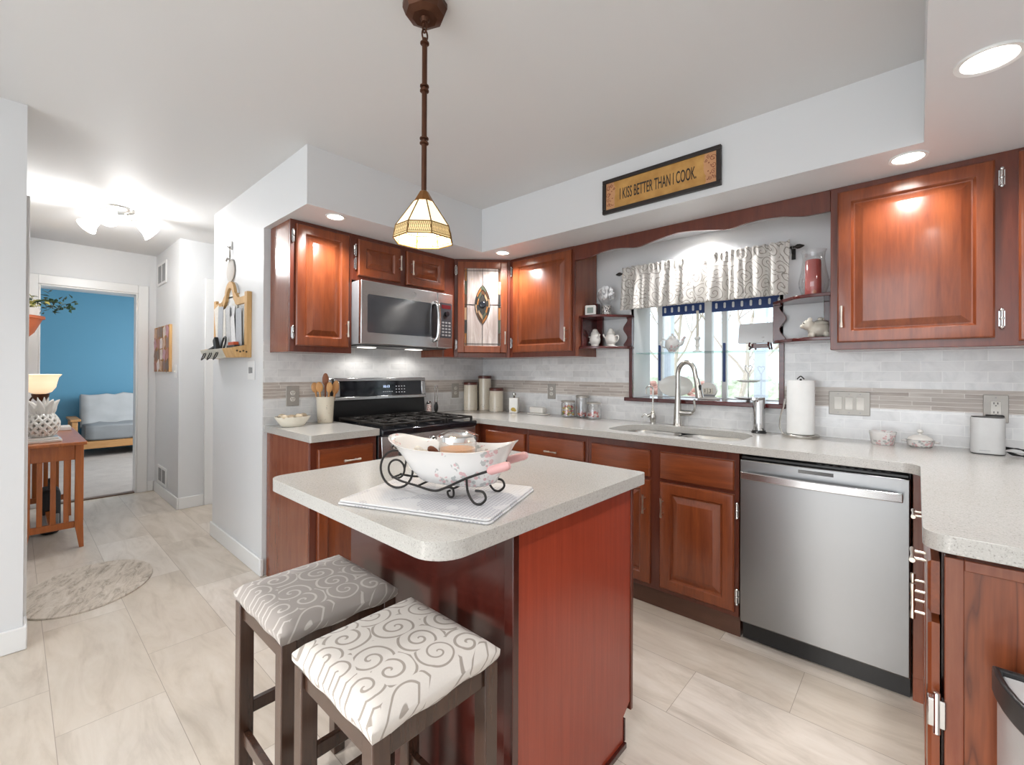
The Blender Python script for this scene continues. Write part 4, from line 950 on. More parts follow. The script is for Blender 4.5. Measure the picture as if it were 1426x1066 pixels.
# ------------------------------------------------------------------ wheelbarrow planter on a folded towel
PHI = 23
t = NT('waffle_towel'); v = t.coord(); sp = t.n('ShaderNodeSeparateXYZ'); t.l(v, sp.inputs[0])
gx = t.m('ABSOLUTE', t.m('SUBTRACT', t.m('FRACT', t.m('MULTIPLY', sp.outputs[0], 100)), 0.5)); gy = t.m('ABSOLUTE', t.m('SUBTRACT', t.m('FRACT', t.m('MULTIPLY', sp.outputs[1], 100)), 0.5))
wf = t.m('MAXIMUM', gx, gy); ns = t.noise(v, 9, 2)
stripe = t.m('MULTIPLY', t.m('LESS_THAN', wf, 0.33), t.m('GREATER_THAN', ns, 0.5))
t.bsdf(t.mix(t.m('MULTIPLY', stripe, 0.7), lin('#cfcdcc'), lin('#9f9ea6')), 0.9, normal=t.bump(wf, 0.5, 0.004)); M_towel = t.mat
b = B()
for k in range(2):
    z = 0.0005 + 0.006 * k; n = 10; V = {}
    for i in range(n + 1):
        for j in range(n + 1):
            x, y = (i / n - 0.5) * (0.432 - 0.008*k), (j / n - 0.5) * (0.325 - 0.008*k)
            V[i, j] = (x, y, z)
    b.prism(rrect(-0.216 + 0.003*k, -0.162 + 0.003*k, 0.216 - 0.003*k, 0.162 - 0.003*k, 0.012, 4), z, z + 0.0055)
tag(obj('dish_towel', b, M_towel, None, (2.022, -2.128, 0.916), bevel=0.002, rotz=21), 'folded white waffle towel on the island under the wheelbarrow dish', 'towel')
TZ = 0.916 + 0.012
wb = thing('wheelbarrow_stand', 'black wire wheelbarrow stand with pink grips on the island', 'wire stand', (2.035, -2.13, TZ), PHI)
b = B(); wz = 0.0562
b.tube([(-0.15 + 0.0525*math.cos(a), 0, wz + 0.0525*math.sin(a)) for a in [2*math.pi*i/40 for i in range(40)]], 0.0032, 8, True)
b.tube([(-0.15 + 0.026*math.cos(a), 0, wz + 0.026*math.sin(a)) for a in [2*math.pi*i/30 for i in range(30)]], 0.003, 8, True)
b.tube(smooth_path([(-0.124, 0, wz), (-0.119, 0, wz + 0.03), (-0.128, 0, wz + 0.047), (-0.14, 0, wz + 0.052)], 5), 0.0028, 8); b.tube([(-0.15, -0.02, wz - 0.02), (-0.15, 0.02, wz - 0.02)], 0.003, 8); b.ell((-0.138, 0, wz + 0.044), 0.006, 10, 8)
obj('wheel', b, M_iron, wb)
b = B()
for s in (-1, 1):
    b.tube(smooth_path([(-0.15, s*0.018, wz - 0.018), (-0.115, s*0.03, 0.032), (-0.06, s*0.05, 0.030), (0.0, s*0.062, 0.024), (0.035, s*0.068, 0.034), (0.10, s*0.074, 0.066), (0.158, s*0.072, 0.088), (0.175, s*0.072, 0.093)], 6), 0.0032, 8)
b.tube([(-0.05, -0.05, 0.0295), (-0.05, 0.05, 0.0295)], 0.003, 8); b.tube(smooth_path([(0.05, -0.068, 0.041), (0.05, -0.04, 0.029), (0.05, 0.04, 0.029), (0.05, 0.068, 0.041)], 4), 0.003, 8)
b.tube(smooth_path([(0.03, -0.058, 0.032), (0.045, -0.04, 0.03), (0.046, -0.035, 0.008), (0.033, -0.033, 0.004), (0.028, -0.033, 0.016), (0.036, -0.033, 0.020)], 5), 0.0028, 8)
obj('frame', b, M_iron, wb)
for s in (-1, 1):
    b = B(); b.tube(smooth_path([(0.098, s*0.067, 0.064), (0.102, s*0.067, 0.03), (0.118, s*0.067, 0.006), (0.136, s*0.067, 0.0035), (0.15, s*0.067, 0.018), (0.143, s*0.067, 0.034), (0.122, s*0.067, 0.036)], 6), 0.0032, 8); obj('scroll_foot', b, M_iron, wb)
    b = B(); b.tube([(0.158, s*0.072, 0.088), (0.165, s*0.072, 0.0905), (0.205, s*0.072, 0.104), (0.214, s*0.072, 0.107)], [0.007, 0.0115, 0.0115, 0.008], 14); o = obj('grip', b, plain('pink_grip', '#d6a3a0', 0.4), wb); o['label'] = 'pink wooden grip'
def tub():
    b = B(); N = 48
    def ring(a, bb, cx, z, dz, flat):
        o = []
        for k in range(N):
            th = 2*math.pi*k/N; cx_, sy_ = math.cos(th), math.sin(th)
            x = cx + a * math.copysign(abs(cx_)**0.85, cx_); y = bb * math.copysign(abs(sy_)**0.75, sy_)
            o.append(b.m.verts.new((x, y, z + dz * (abs(cx_)**3))))
        return o
    prof = [(0.085, 0.036, 0.045, 0.034, 0.0), (0.108, 0.052, 0.042, 0.04, 0.003), (0.128, 0.066, 0.036, 0.066, 0.004), (0.148, 0.078, 0.030, 0.098, 0.010), (0.172, 0.088, 0.026, 0.124, 0.020), (0.184, 0.092, 0.024, 0.129, 0.026),
            (0.181, 0.089, 0.024, 0.130, 0.025), (0.166, 0.083, 0.026, 0.122, 0.018), (0.143, 0.073, 0.030, 0.098, 0.009), (0.122, 0.06, 0.036, 0.066, 0.003), (0.10, 0.046, 0.042, 0.045, 0.0)]
    R = [ring(*p, 0) for p in prof]
    for i in range(len(R) - 1):
        for k in range(N): b.m.faces.new((R[i][k], R[i][(k+1) % N], R[i+1][(k+1) % N], R[i+1][k]))
    b.m.faces.new(list(reversed(R[0]))); b.m.faces.new(R[-1])
    return b
tag(obj('planter_dish', tub(), M_floral, None, (2.035, -2.13, TZ), smooth=60, rotz=PHI), 'oblong white porcelain dish with pink roses resting in the wheelbarrow stand', 'dish')
def isl(u, v): return (2.035 + u*math.cos(R_(PHI)) - v*math.sin(R_(PHI)), -2.13 + u*math.sin(R_(PHI)) + v*math.cos(R_(PHI)))
x, y = isl(0.035, 0.012)
j = thing('jar_candle', 'peach jar candle with a silver rim standing in the porcelain dish', 'candle', (x, y, TZ + 0.0465))
b = B(); b.lathe([(0, 0), (0.044, 0), (0.050, 0.008), (0.052, 0.1), (0.050, 0.1), (0.048, 0.01), (0, 0.004)], (0, 0, 0), 32); obj('jar', b, M_glass, j)
b = B(); b.lathe([(0, 0.006), (0.0465, 0.006), (0.0475, 0.078), (0, 0.076)], (0, 0, 0), 32); obj('wax', b, plain('peach_wax', '#e0a878', 0.4), j)
b = B(); b.lathe([(0.051, 0.098), (0.056, 0.1), (0.056, 0.112), (0.051, 0.115), (0.048, 0.112)], (0, 0, 0), 36); obj('rim', b, M_chrome, j)
b = B(); b.lathe([(0.049, 0.116), (0.03, 0.124), (0.0, 0.126)], (0, 0, 0), 32); obj('lid', b, M_glass, j)
rnd = random.Random(11)
for i, (u, v, lb) in enumerate(((-0.045, 0.02, 'curled dark brown dried leaf lying in the porcelain dish'), (-0.085, 0.0, 'pale crumpled dried flower lying in the left end of the dish'), (0.115, 0.01, 'small dark twig standing in the right end of the dish'))):
    x, y = isl(u, v); b = B()
    if i == 2: b.tube([(0, 0, 0), (0.004, 0, 0.05), (0.002, 0.004, 0.075)], 0.004, 6)
    else:
        for k in range(7): b.ell((rnd.uniform(-.018, .018), rnd.uniform(-.014, .014), 0.03 + rnd.uniform(-0.02, 0.03)), (0.017, 0.012, 0.02), 8, 6, rot3('X', rnd.uniform(0, 90)))
    tag(obj('dried_flower', b, (plain('dry_brown', '#6b3a22', 0.8), plain('dry_pale', '#d9d2c6', 0.8), M_bark)[i], None, (x, y, TZ + 0.052)), lb, 'dried flower')

# ------------------------------------------------------------------ things on the window run worktop
CZ = ZW
def canister(x, y, r, h, label):
    t = thing('canister', label, 'canister', (x, y, CZ), 0, 'cream printed canisters in the corner')
    b = B(); b.lathe([(0, 0), (r, 0), (r*1.02, 0.004), (r, 0.008), (r, h - 0.012), (r*1.01, h - 0.008), (0, h - 0.008)], (0, 0, 0), 36); obj('body', b, M_canister, t)
    b = B(); b.lathe([(0, h - 0.008), (r*1.03, h - 0.008), (r*1.04, h + 0.012), (r*0.96, h + 0.017), (0, h + 0.017)], (0, 0, 0), 36); obj('lid', b, plain('canister_lid', '#5a2a20', 0.3), t)
canister(0.078, -0.225, 0.060, 0.230, 'middle-height cream canister with dark lid next to the range')
canister(0.133, -0.105, 0.057, 0.285, 'tallest cream canister with dark lid in the corner')
canister(0.305, -0.135, 0.060, 0.182, 'shortest cream canister with dark lid right of the tall one')
t = thing('recipe_box', 'small white box with a fruit print and a metal knob on the counter', 'box', (0.512, -0.135, CZ), 30)
b = B(); b.box((-0.036, -0.045, 0), (0.036, 0.045, 0.125)); obj('body', b, M_white, t, bevel=0.004)
b = B(); b.lathe([(0, 0.125), (0.012, 0.125), (0.006, 0.135), (0.016, 0.148), (0.012, 0.16), (0, 0.164)], (0, 0, 0), 16); obj('knob', b, M_chrome, t)
b = B(); b.ell((0, -0.0455, 0.03), (0.02, 0.001, 0.016), 16, 8); b.ell((0.012, -0.0455, 0.022), (0.014, 0.001, 0.01), 16, 8); obj('fruit_print', b, plain('fruit_yellow', '#b79a3e', 0.5), t)
t = thing('butter_dish', 'long white covered butter dish on the counter left of the candy jars', 'butter dish', (0.752, -0.115, CZ))
b = B(); b.prism(rrect(-0.095, -0.042, 0.095, 0.042, 0.02), 0.0, 0.01); obj('tray', b, M_white, t, bevel=0.004)
b = B(); b.prism(rrect(-0.072, -0.03, 0.062, 0.03, 0.012), 0.01, 0.058); obj('lid', b, M_white, t, bevel=0.012, seg=4)
cand = [plain('candy_' + n, h, 0.35) for n, h in (('red', '#b5352a'), ('orange', '#d9812e'), ('yellow', '#d9b83a'), ('green', '#7d9a3c'), ('pink', '#c9817c'), ('white', '#e0d3cc'))]
def candy_jar(x, y, r, h, fill, kinds, label, clabel, seed):
    t = thing('candy_jar', label, 'jar', (x, y, CZ), 0, 'glass candy jars on the counter')
    b = B(); b.lathe([(0, 0), (r*0.9, 0), (r, 0.006), (r, h*0.8), (r*0.94, h*0.86), (r*0.94, h*0.92), (r*0.90, h*0.92), (r*0.90, h*0.86), (r*0.96, h*0.79), (r*0.96, 0.008), (0, 0.006)], (0, 0, 0), 32); obj('glass', b, M_glass, t)
    b = B(); b.lathe([(0, h*0.92), (r*0.99, h*0.92), (r*1.0, h), (r*0.9, h*1.02), (0, h*1.02)], (0, 0, 0), 32); obj('lid', b, plain('jar_lid', '#a9a39b', 0.3, 0.5), t)
    rnd = random.Random(seed); b = B(); 
    n = int(fill * 900)
    zs = 0.015; 
    for i in range(n):
        a, q = rnd.random()*6.283, math.sqrt(rnd.random()) * (r*0.96 - 0.011); f0 = len(b.m.faces)
        b.ell((x + q*math.cos(a), y + q*math.sin(a), CZ + 0.016 + rnd.random() * fill), (0.010, 0.008, 0.007), 8, 5, rot3('X', rnd.uniform(0, 180)))
        k = rnd.choice(kinds)
        b.m.faces.ensure_lookup_table()
        for fi in range(f0, len(b.m.faces)): b.m.faces[fi].material_index = k
    tag(obj('candies', b, cand, smooth=180), clabel, 'candy', None, 'stuff')
candy_jar(1.037, -0.115, 0.053, 0.122, 0.072, (0, 1, 1, 2, 3, 0), 'left candy jar of three, full of red and yellow sweets', 'mixed red, orange and yellow sweets in the left candy jar', 1)
candy_jar(1.139, -0.075, 0.050, 0.162, 0.02, (0, 0, 4, 1), 'tallest candy jar in the middle, nearly empty', 'thin layer of red sweets in the tall middle jar', 2)
candy_jar(1.262, -0.115, 0.052, 0.120, 0.036, (0, 4, 5, 4), 'right candy jar of three, a third full of pink sweets', 'pink and red wrapped sweets in the right candy jar', 3)
t = thing('paper_towel_holder', 'white paper towel roll on a steel stand beside the switch plate', 'paper towels', (2.533, -0.125, CZ))
b = B(); b.lathe([(0, 0), (0.083, 0), (0.085, 0.004), (0.085, 0.014), (0.08, 0.018), (0, 0.018)], (0, 0, 0), 40); obj('base', b, M_nickel, t)
b = B(); b.lathe([(0.02, 0.02), (0.0625, 0.02), (0.0632, 0.024), (0.0632, 0.298), (0.0625, 0.30), (0.02, 0.30)], (0, 0, 0), 48); obj('roll', b, M_paperw, t)
b = B(); b.tube([(0, 0, 0.015), (0, 0, 0.308)], 0.005, 8); b.tube(smooth_path([(-0.016, 0, 0.306), (-0.008, 0, 0.316), (0, 0, 0.322), (0.008, 0, 0.316), (0.016, 0, 0.306)], 4), 0.003, 8); obj('rod', b, M_iron, t)
b = B(); b.tube(smooth_path([(-0.078, -0.018, 0.012), (-0.092, -0.02, 0.05), (-0.088, -0.02, 0.11), (-0.075, -0.016, 0.16), (-0.069, -0.014, 0.2)], 5), 0.0045, 8); obj('tear_arm', b, M_nickel, t)
t = tag(obj('ramekin', (lambda b: (b.lathe([(0, 0), (0.040, 0), (0.043, 0.004), (0.052, 0.058), (0.053, 0.062), (0.050, 0.062), (0.047, 0.056), (0.039, 0.008), (0, 0.006)], (0, 0, 0), 36), b)[1])(B()), M_floral, None, (2.868, -0.125, CZ)), 'small white porcelain bowl on the counter under the switch plate', 'bowl')
t = thing('covered_dish', 'small white lidded dish with side handles on the counter', 'covered dish', (3.002, -0.11, CZ))
b = B(); b.lathe([(0, 0), (0.034, 0), (0.045, 0.008), (0.05, 0.03), (0.052, 0.033), (0, 0.033)], (0, 0, 0), 32, 1, 0.8); b.ell((-0.056, 0, 0.026), (0.012, 0.012, 0.005), 10, 6); b.ell((0.056, 0, 0.026), (0.012, 0.012, 0.005), 10, 6); obj('body', b, M_floral, t)
b = B(); b.lathe([(0.047, 0.034), (0.043, 0.042), (0.024, 0.054), (0.008, 0.058), (0, 0.058)], (0, 0, 0), 32, 1, 0.8); b.lathe([(0.006, 0.056), (0.005, 0.062), (0.012, 0.07), (0.009, 0.08), (0, 0.083)], (0, 0, 0), 14); obj('lid', b, M_white, t)
t = thing('smart_speaker', 'white upright cordless speaker box on the counter by the right outlet', 'speaker', (3.213, -0.15, CZ))
b = B(); b.prism(rrect(-0.052, -0.036, 0.052, 0.036, 0.034, 8), 0.003, 0.155); obj('body', b, plain('speaker_white', '#c9c9c8', 0.5), t, bevel=0.004, seg=3)
b = B(); b.prism(rrect(-0.049, -0.033, 0.049, 0.033, 0.031, 8), 0.155, 0.158); obj('top_cap', b, M_black, t)
b = B(); b.prism(rrect(-0.048, -0.032, 0.048, 0.032, 0.03, 8), 0, 0.003); obj('foot_pad', b, M_black, t)
b = B()
for i in range(8): b.box((-0.026 + i*0.004, -0.0365, 0.016), (-0.0235 + i*0.004, -0.0358, 0.0185))
obj('marking', b, M_gray, t)
b = B(); rnd = random.Random(5)
for k in range(3):
    b.tube(smooth_path([(3.262, -0.12, CZ + 0.02 + k*0.006), (3.30, -0.13 - k*0.01, CZ + 0.03), (3.325 + k*0.006, -0.14, CZ + 0.015 + k*0.004), (3.315, -0.16 - 0.012*k, CZ + 0.006), (3.285, -0.155, CZ + 0.005 + k*0.004), (3.272, -0.13, CZ + 0.012)], 6), 0.0024, 6)
b.tube(smooth_path([(3.25, -0.045, 1.04), (3.272, -0.05, 1.0), (3.268, -0.07, 0.96), (3.262, -0.12, CZ + 0.02)], 6), 0.0024, 6)
cord_b = b
b = B(); b.prism(rrect(3.215, -0.062, 3.272, -0.02, 0.008), 1.035, 1.082); pa = thing('power_adapter', 'black power adapter with a coiled cord plugged in behind the white speaker', 'adapter'); obj('plug_block', b, M_black, pa, bevel=0.004); obj('cord', cord_b, M_black, pa)

# outlets and switches
def plate(x, y, z, w, h, label, rotz, kind, group=None, n=1, mat=None):
    t = thing('wall_outlet' if kind != 'switch' else 'switch_plate', label, 'outlet' if kind != 'switch' else 'switch', (x, y, z), rotz, group)
    b = B(); b.prism(rrect(-w/2, -h/2, w/2, h/2, 0.004, 3), -0.006, -0.0001, XZ_); obj('plate', b, mat or M_plate, t, bevel=0.002)
    for i in range(n):
        cx = (i - (n - 1) / 2) * 0.046
        b = B()
        if kind == 'duplex':
            for s in (-0.02, 0.02):
                b.prism(rrect(-0.016, s - 0.014, 0.016, s + 0.014, 0.012, 5), -0.008, -0.0055, XZ_)
        else: b.box((cx - 0.0165, -0.0085, -0.033), (cx + 0.0165, -0.0055, 0.033))
        f = obj('socket' if kind != 'switch' else 'rocker', b, M_switch, t, bevel=0.0015)
        b = B()
        if kind != 'switch':
            for s in (-0.02, 0.02):
                for q in (-0.006, 0.006): b.box((q - 0.0013, -0.0092, s - 0.001), (q + 0.0013, -0.0082, s + 0.008))
                b.box((-0.002, -0.0092, s - 0.009), (0.002, -0.0082, s - 0.005))
            obj('slot', b, M_black, f)
        b = B()
        for s in ((-0.048, 0.048) if kind != 'duplex' else (0.0,)): b.lathe([(0, -0.0), (0.003, 0.0), (0.002, 0.0015), (0, 0.0015)], (0, 0, 0), 10, rot=rot3('X', 90)).xform(Matrix()) if False else b.box((cx - 0.0025, -0.0075, s - 0.0025), (cx + 0.0025, -0.0058, s + 0.0025))
        obj('screw', b, M_gray, t)
plate(2.729, -0.010, 1.105, 0.172, 0.122, 'triple rocker switch plate on the tile right of the window', 0, 'switch', None, 3)
plate(3.249, -0.010, 1.108, 0.078, 0.122, 'single outlet on the tile behind the white speaker', 0, 'decor', 'outlets on the tile')
plate(0.805, -0.010, 1.105, 0.078, 0.124, 'outlet on the tile above the butter dish', 0, 'duplex', 'outlets on the tile')
plate(0.010, -0.345, 1.095, 0.078, 0.124, 'outlet on the tile between the range and the canisters', 90, 'duplex', 'outlets on the tile')
plate(0.010, -1.714, 1.098, 0.080, 0.128, 'outlet on the tile left of the utensil crock', 90, 'duplex', 'outlets on the tile')

# ------------------------------------------------------------------ left worktop: crock and bowl
t = thing('utensil_crock', 'tall cream crock full of wooden spoons left of the range', 'crock', (0.11, -1.545, CZ))
b = B(); b.lathe([(0, 0), (0.045, 0), (0.048, 0.004), (0.052, 0.09), (0.056, 0.165), (0.058, 0.17), (0.054, 0.17), (0.049, 0.09), (0.045, 0.01), (0, 0.008)], (0, 0, 0), 36); obj('body', b, M_canister, t)
def spoon(kind, dx, dy, lean, L, label, mat):
    b = B(); d = Vector((dx*lean, dy*lean, 1)).normalized(); o0 = Vector((dx*0.024, dy*0.024, 0.012)); q = Vector((0, 0, 1)).rotation_difference(d).to_matrix()
    e = o0 + d * L
    if kind == 'whisk':
        b.tube([o0, o0 + d*(L - 0.07)], 0.005, 8)
        for k in range(5):
            a = math.pi * k / 5; s = q @ Vector((math.cos(a), math.sin(a), 0))
            b.tube(smooth_path([o0 + d*(L - 0.07), o0 + d*(L - 0.03) + s*0.02, e + s*0.016, e + d*0.015, e - s*0.016, o0 + d*(L - 0.03) - s*0.02, o0 + d*(L - 0.07)], 4), 0.0012, 5)
    else:
        b.tube([o0, o0 + d*(L - 0.05)], [0.0045, 0.006], 8)
        rr = {'spoon': (0.022, 0.008, 0.034), 'paddle': (0.020, 0.004, 0.042), 'fork': (0.019, 0.006, 0.036)}[kind]
        rz = rot3('Z', 60); b.ell(e - d*0.03, rr, 14, 10, q @ rz)
    tag(obj('cooking_utensil', b, mat, None, (0.11, -1.545, CZ)), label, 'utensil', 'utensils in the crock')
spoon('paddle', -0.2, 0.1, 0.1, 0.30, 'tall dark wooden spoon, highest of the utensils in the crock', plain('dark_wood', '#8a5230', 0.5))
spoon('spoon', 0.5, -0.9, 0.16, 0.255, 'pale wooden spoon leaning left in the crock', M_utensil)
spoon('spoon', -0.5, -1.0, 0.15, 0.25, 'second wooden spoon at the left side of the crock', M_utensil)
spoon('fork', 1.0, 0.1, 0.10, 0.25, 'broad wooden spoon in the middle of the crock', M_utensil)
spoon('paddle', 0.6, 0.9, 0.15, 0.255, 'wooden spatula leaning right in the crock', M_utensil)
spoon('paddle', 0.0, 1.25, 0.16, 0.245, 'wooden spatula leaning farthest right in the crock', plain('tan_wood', '#b57a45', 0.5))
spoon('whisk', -0.8, 0.75, 0.12, 0.275, 'thin wire whisk standing in the crock', M_chrome)
b = B(); b.lathe([(0, 0), (0.062, 0), (0.068, 0.004), (0.097, 0.05), (0.103, 0.062), (0.099, 0.062), (0.092, 0.05), (0.064, 0.01), (0, 0.008)], (0, 0, 0), 40, 0.8, 1.0)
tag(obj('serving_bowl', b, M_cream, None, (0.17, -1.775, CZ)), 'wide cream bowl of pale rounds at the left end of the worktop', 'bowl')
b = B(); rnd = random.Random(2)
for k in range(9): b.ell((rnd.uniform(-.045, .045), -0.065 + 0.0165*k, 0.052 + rnd.uniform(0, 0.012)), (0.022, 0.018, 0.014), 12, 8, rot3('Z', rnd.uniform(0, 90)))
for k in range(6): b.ell((rnd.uniform(-.03, .03), -0.05 + 0.02*k, 0.034), (0.022, 0.02, 0.016), 10, 6)
tag(obj('dried_rounds', b, plain('dried_tan', '#cfbda2', 0.7, 0, 0.15), None, (0.17, -1.775, CZ)), 'pale tan dried rounds heaped in the cream bowl', 'dried rounds', None, 'stuff')
# salt shaker and small tongs behind the right burner
t = thing('spice_shaker', 'small red and white shaker behind the right burners of the range', 'shaker', (0.06, -0.665, CZ))
b = B(); b.lathe([(0, 0), (0.02, 0), (0.022, 0.005), (0.02, 0.075), (0, 0.078)], (0, 0, 0), 20); obj('body', b, mk_floral('red_print', '#e3d8d0', ('#b0483e', '#c06a5e'), '#9a3f38', 120, 0.45, 0.35), t)
b = B(); b.lathe([(0.02, 0.075), (0.021, 0.088), (0.014, 0.098), (0, 0.1)], (0, 0, 0), 20); obj('cap', b, M_chrome, t)
t = thing('kitchen_tongs', 'steel and black tongs standing beside the range backguard', 'tongs', (0.07, -0.60, CZ))
b = B()
for s in (-1, 1): b.tube(smooth_path([(0, s*0.004, 0.002), (0, s*0.012, 0.06), (0, s*0.013, 0.14), (0, s*0.014, 0.20), (0, s*0.010, 0.225), (0, s*0.005, 0.21)], 4), 0.003, 8)
obj('arm', b, M_chrome, t)
b = B(); b.ell((0, 0, 0.045), (0.014, 0.02, 0.043), 14, 10); obj('grip', b, M_black, t)

# ------------------------------------------------------------------ on the bay shelves
SZ1, SZ2 = 1.660, 1.442
t = thing('thermometer_clock', 'small white digital thermometer on the top left bay shelf', 'thermometer', (1.262, -0.165, SZ1), 18)
b = B(); b.prism(rrect(-0.038, 0.002, 0.038, 0.076, 0.008), -0.012, 0.012, XZ_); obj('body', b, M_white, t, bevel=0.003)
b = B(); b.prism(rrect(-0.022, 0.02, 0.022, 0.06, 0.003), -0.0135, -0.0118, XZ_); obj('display', b, plain('lcd_grey', '#7f8a80', 0.3), t)
b = B(); b.box((1.222, -0.075, SZ1), (1.262, -0.035, SZ1 + 0.10)); tag(obj('small_box', b, M_shelf, bevel=0.003), 'small dark red wooden box behind the white thermometer', 'box')
t = thing('flower_vase', 'clear globe vase with white frills and speckled stones on the top left bay shelf', 'vase', (1.352, -0.10, SZ1))
b = B(); b.lathe([(0, 0), (0.036, 0), (0.038, 0.004), (0.036, 0.07), (0.034, 0.082), (0.055, 0.11), (0.064, 0.14), (0.056, 0.172), (0.045, 0.185)], (0, 0, 0), 32); obj('glass', b, M_glass, t, fix=False)
tv = NT('speckled_stones'); vo = tv.n('ShaderNodeTexVoronoi'); tv.l(tv.coord(), vo.inputs['Vector']); vo.inputs['Scale'].default_value = 110
tv.bsdf(tv.ramp(vo.outputs['Distance'], [(0.3, lin('#e6e2dc')), (0.6, lin('#4a4540'))]), 0.4)
b = B(); b.lathe([(0, 0.004), (0.034, 0.004), (0.034, 0.07), (0, 0.072)], (0, 0, 0), 28); obj('stones', b, tv.mat, t)
b = B(); rnd = random.Random(21)
for k in range(46):
    a, el = rnd.random()*6.28, rnd.uniform(-0.6, 1.4); d = Vector((math.cos(a)*math.cos(el), math.sin(a)*math.cos(el), math.sin(el))) * rnd.uniform(0.03, 0.058)
    b.ell(Vector((0, 0, 0.145)) + d, (0.019, 0.016, 0.005), 8, 5, rot3('X', rnd.uniform(0, 180)) @ rot3('Y', rnd.uniform(0, 180)))
obj('frills', b, plain('white_frill', '#f0f1f2', 0.4), t)
def milk_pot(x, y, z, flip, label):
    t = thing('ceramic_pitcher', label, 'pitcher', (x, y, z), 0, 'white embossed shakers on the lower left bay shelf')
    b = B(); b.lathe([(0, 0), (0.032, 0), (0.034, 0.004), (0.026, 0.012), (0.036, 0.03), (0.040, 0.05), (0.036, 0.07), (0.029, 0.082), (0.032, 0.088), (0, 0.09)], (0, 0, 0), 28)
    s = -1 if flip else 1
    b.tube(smooth_path([(s*0.034, -0.004, 0.068), (s*0.056, -0.006, 0.074), (s*0.062, -0.006, 0.056), (s*0.05, -0.004, 0.036), (s*0.037, -0.002, 0.03)], 5), 0.0048, 8); b.tube([(-s*0.026, -0.012, 0.055), (-s*0.042, -0.018, 0.07), (-s*0.05, -0.02, 0.086)], [0.010, 0.007, 0.006], 10)
    obj('body', b, M_white, t)
    b = B(); b.lathe([(0.030, 0.088), (0.028, 0.1), (0.019, 0.112), (0.017, 0.122), (0.006, 0.128), (0, 0.128)], (0, 0, 0), 24); obj('lid', b, M_white, t)
milk_pot(1.278, -0.13, SZ2, True, 'left white embossed pitcher under the thermometer, handle to the left')
milk_pot(1.392, -0.105, SZ2, False, 'right white embossed pitcher on the lower left bay shelf, handle to the right')
t = thing('pillar_candle', 'pink pillar candle inside the glass hurricane on the top right bay shelf', 'candle', (2.588, -0.13, SZ1 + 0.006))
b = B(); b.lathe([(0, 0), (0.036, 0), (0.0365, 0.004), (0.036, 0.178), (0.032, 0.184), (0.02, 0.182), (0, 0.176)], (0, 0, 0), 32); obj('wax', b, mk_floral('pink_wax', '#b9605c', ('#cf8d80', '#c9a24e'), '#b8493f', 26, 0.3, 0.6), t)
b = B(); b.tube([(0, 0, 0.175), (0.002, 0, 0.192)], 0.0012, 6); obj('wick', b, M_black, t)
b = B(); b.lathe([(0, 0), (0.05, 0), (0.052, 0.003), (0.066, 0.05), (0.068, 0.08), (0.056, 0.14), (0.049, 0.19), (0.052, 0.225), (0.058, 0.238)], (0, 0, 0), 40)
tag(obj('hurricane_glass', b, M_glass, None, (2.590, -0.125, SZ1 + 0.001), fix=False), 'clear bulbous hurricane glass around the pink candle', 'candle glass')
# ceramic pig jar
t = thing('pig_jar', 'white ceramic pig shaped jar with a lid on the lower right bay shelf', 'jar', (2.60, -0.12, SZ2), 12)
b = B(); b.ell((0.012, 0, 0.046), (0.052, 0.044, 0.042), 24, 16); b.ell((-0.036, -0.016, 0.070), (0.029, 0.027, 0.027), 20, 14); b.ell((-0.062, -0.028, 0.062), (0.011, 0.013, 0.012), 14, 10)
for x, y in ((-0.02, -0.034), (0.045, -0.03), (-0.02, 0.03), (0.045, 0.03)): b.ell((x, y, 0.0165), (0.016, 0.013, 0.0165), 12, 8)
for s in (-1, 1): b.ell((-0.028, -0.016 + s*0.018, 0.097), (0.012, 0.006, 0.012), 10, 8, rot3('X', s*25))
b.tube(smooth_path([(0.06, 0, 0.05), (0.072, 0.002, 0.058), (0.07, 0.006, 0.066), (0.064, 0.004, 0.06)], 5), 0.003, 8)
o = obj('body', b, M_cream, t, smooth=180); md = o.modifiers.new('merge', 'REMESH'); md.mode = 'VOXEL'; md.voxel_size = 0.0028; md.use_smooth_shade = True
md = o.modifiers.new('soften', 'SMOOTH'); md.iterations = 6; md.factor = 0.5
b = B(); b.lathe([(0.040, 0.072), (0.036, 0.082), (0.02, 0.092), (0.0, 0.095)], (0.018, 0, 0), 24, 1, 0.85); b.ell((0.018, 0, 0.1), (0.012, 0.009, 0.009), 12, 8); b.ell((0.03, 0.004, 0.1), (0.008, 0.006, 0.006), 10, 6); obj('lid', b, M_cream, t)
b = B()
for s in (-1, 1): b.ell((-0.056, -0.016 + s*0.017 - 0.006, 0.078), 0.0034, 8, 6)
obj('eye', b, M_black, t)

# ------------------------------------------------------------------ in the window
GZ = 1.398
t = thing('teapot', 'white teapot on the glass shelf at the left of the window', 'teapot', (1.735, 0.13, GZ))
b = B(); b.lathe([(0, 0), (0.026, 0), (0.03, 0.004), (0.025, 0.01), (0.046, 0.035), (0.05, 0.058), (0.046, 0.082), (0.026, 0.1), (0, 0.102)], (0, 0, 0), 28); b.tube(smooth_path([(0.042, 0, 0.05), (0.066, 0, 0.062), (0.075, 0, 0.09), (0.09, 0, 0.105)], 5), [0.013]*5 + [0.011]*5 + [0.0085]*5 + [0.008], 12)
b.tube(smooth_path([(-0.045, 0, 0.085), (-0.072, 0, 0.095), (-0.085, 0, 0.07), (-0.075, 0, 0.045), (-0.047, 0, 0.036)], 6), 0.005, 8); obj('body', b, M_floral, t)
b = B(); b.lathe([(0.028, 0.1), (0.022, 0.112), (0.006, 0.118), (0.009, 0.128), (0, 0.134)], (0, 0, 0), 20); obj('lid', b, M_white, t)
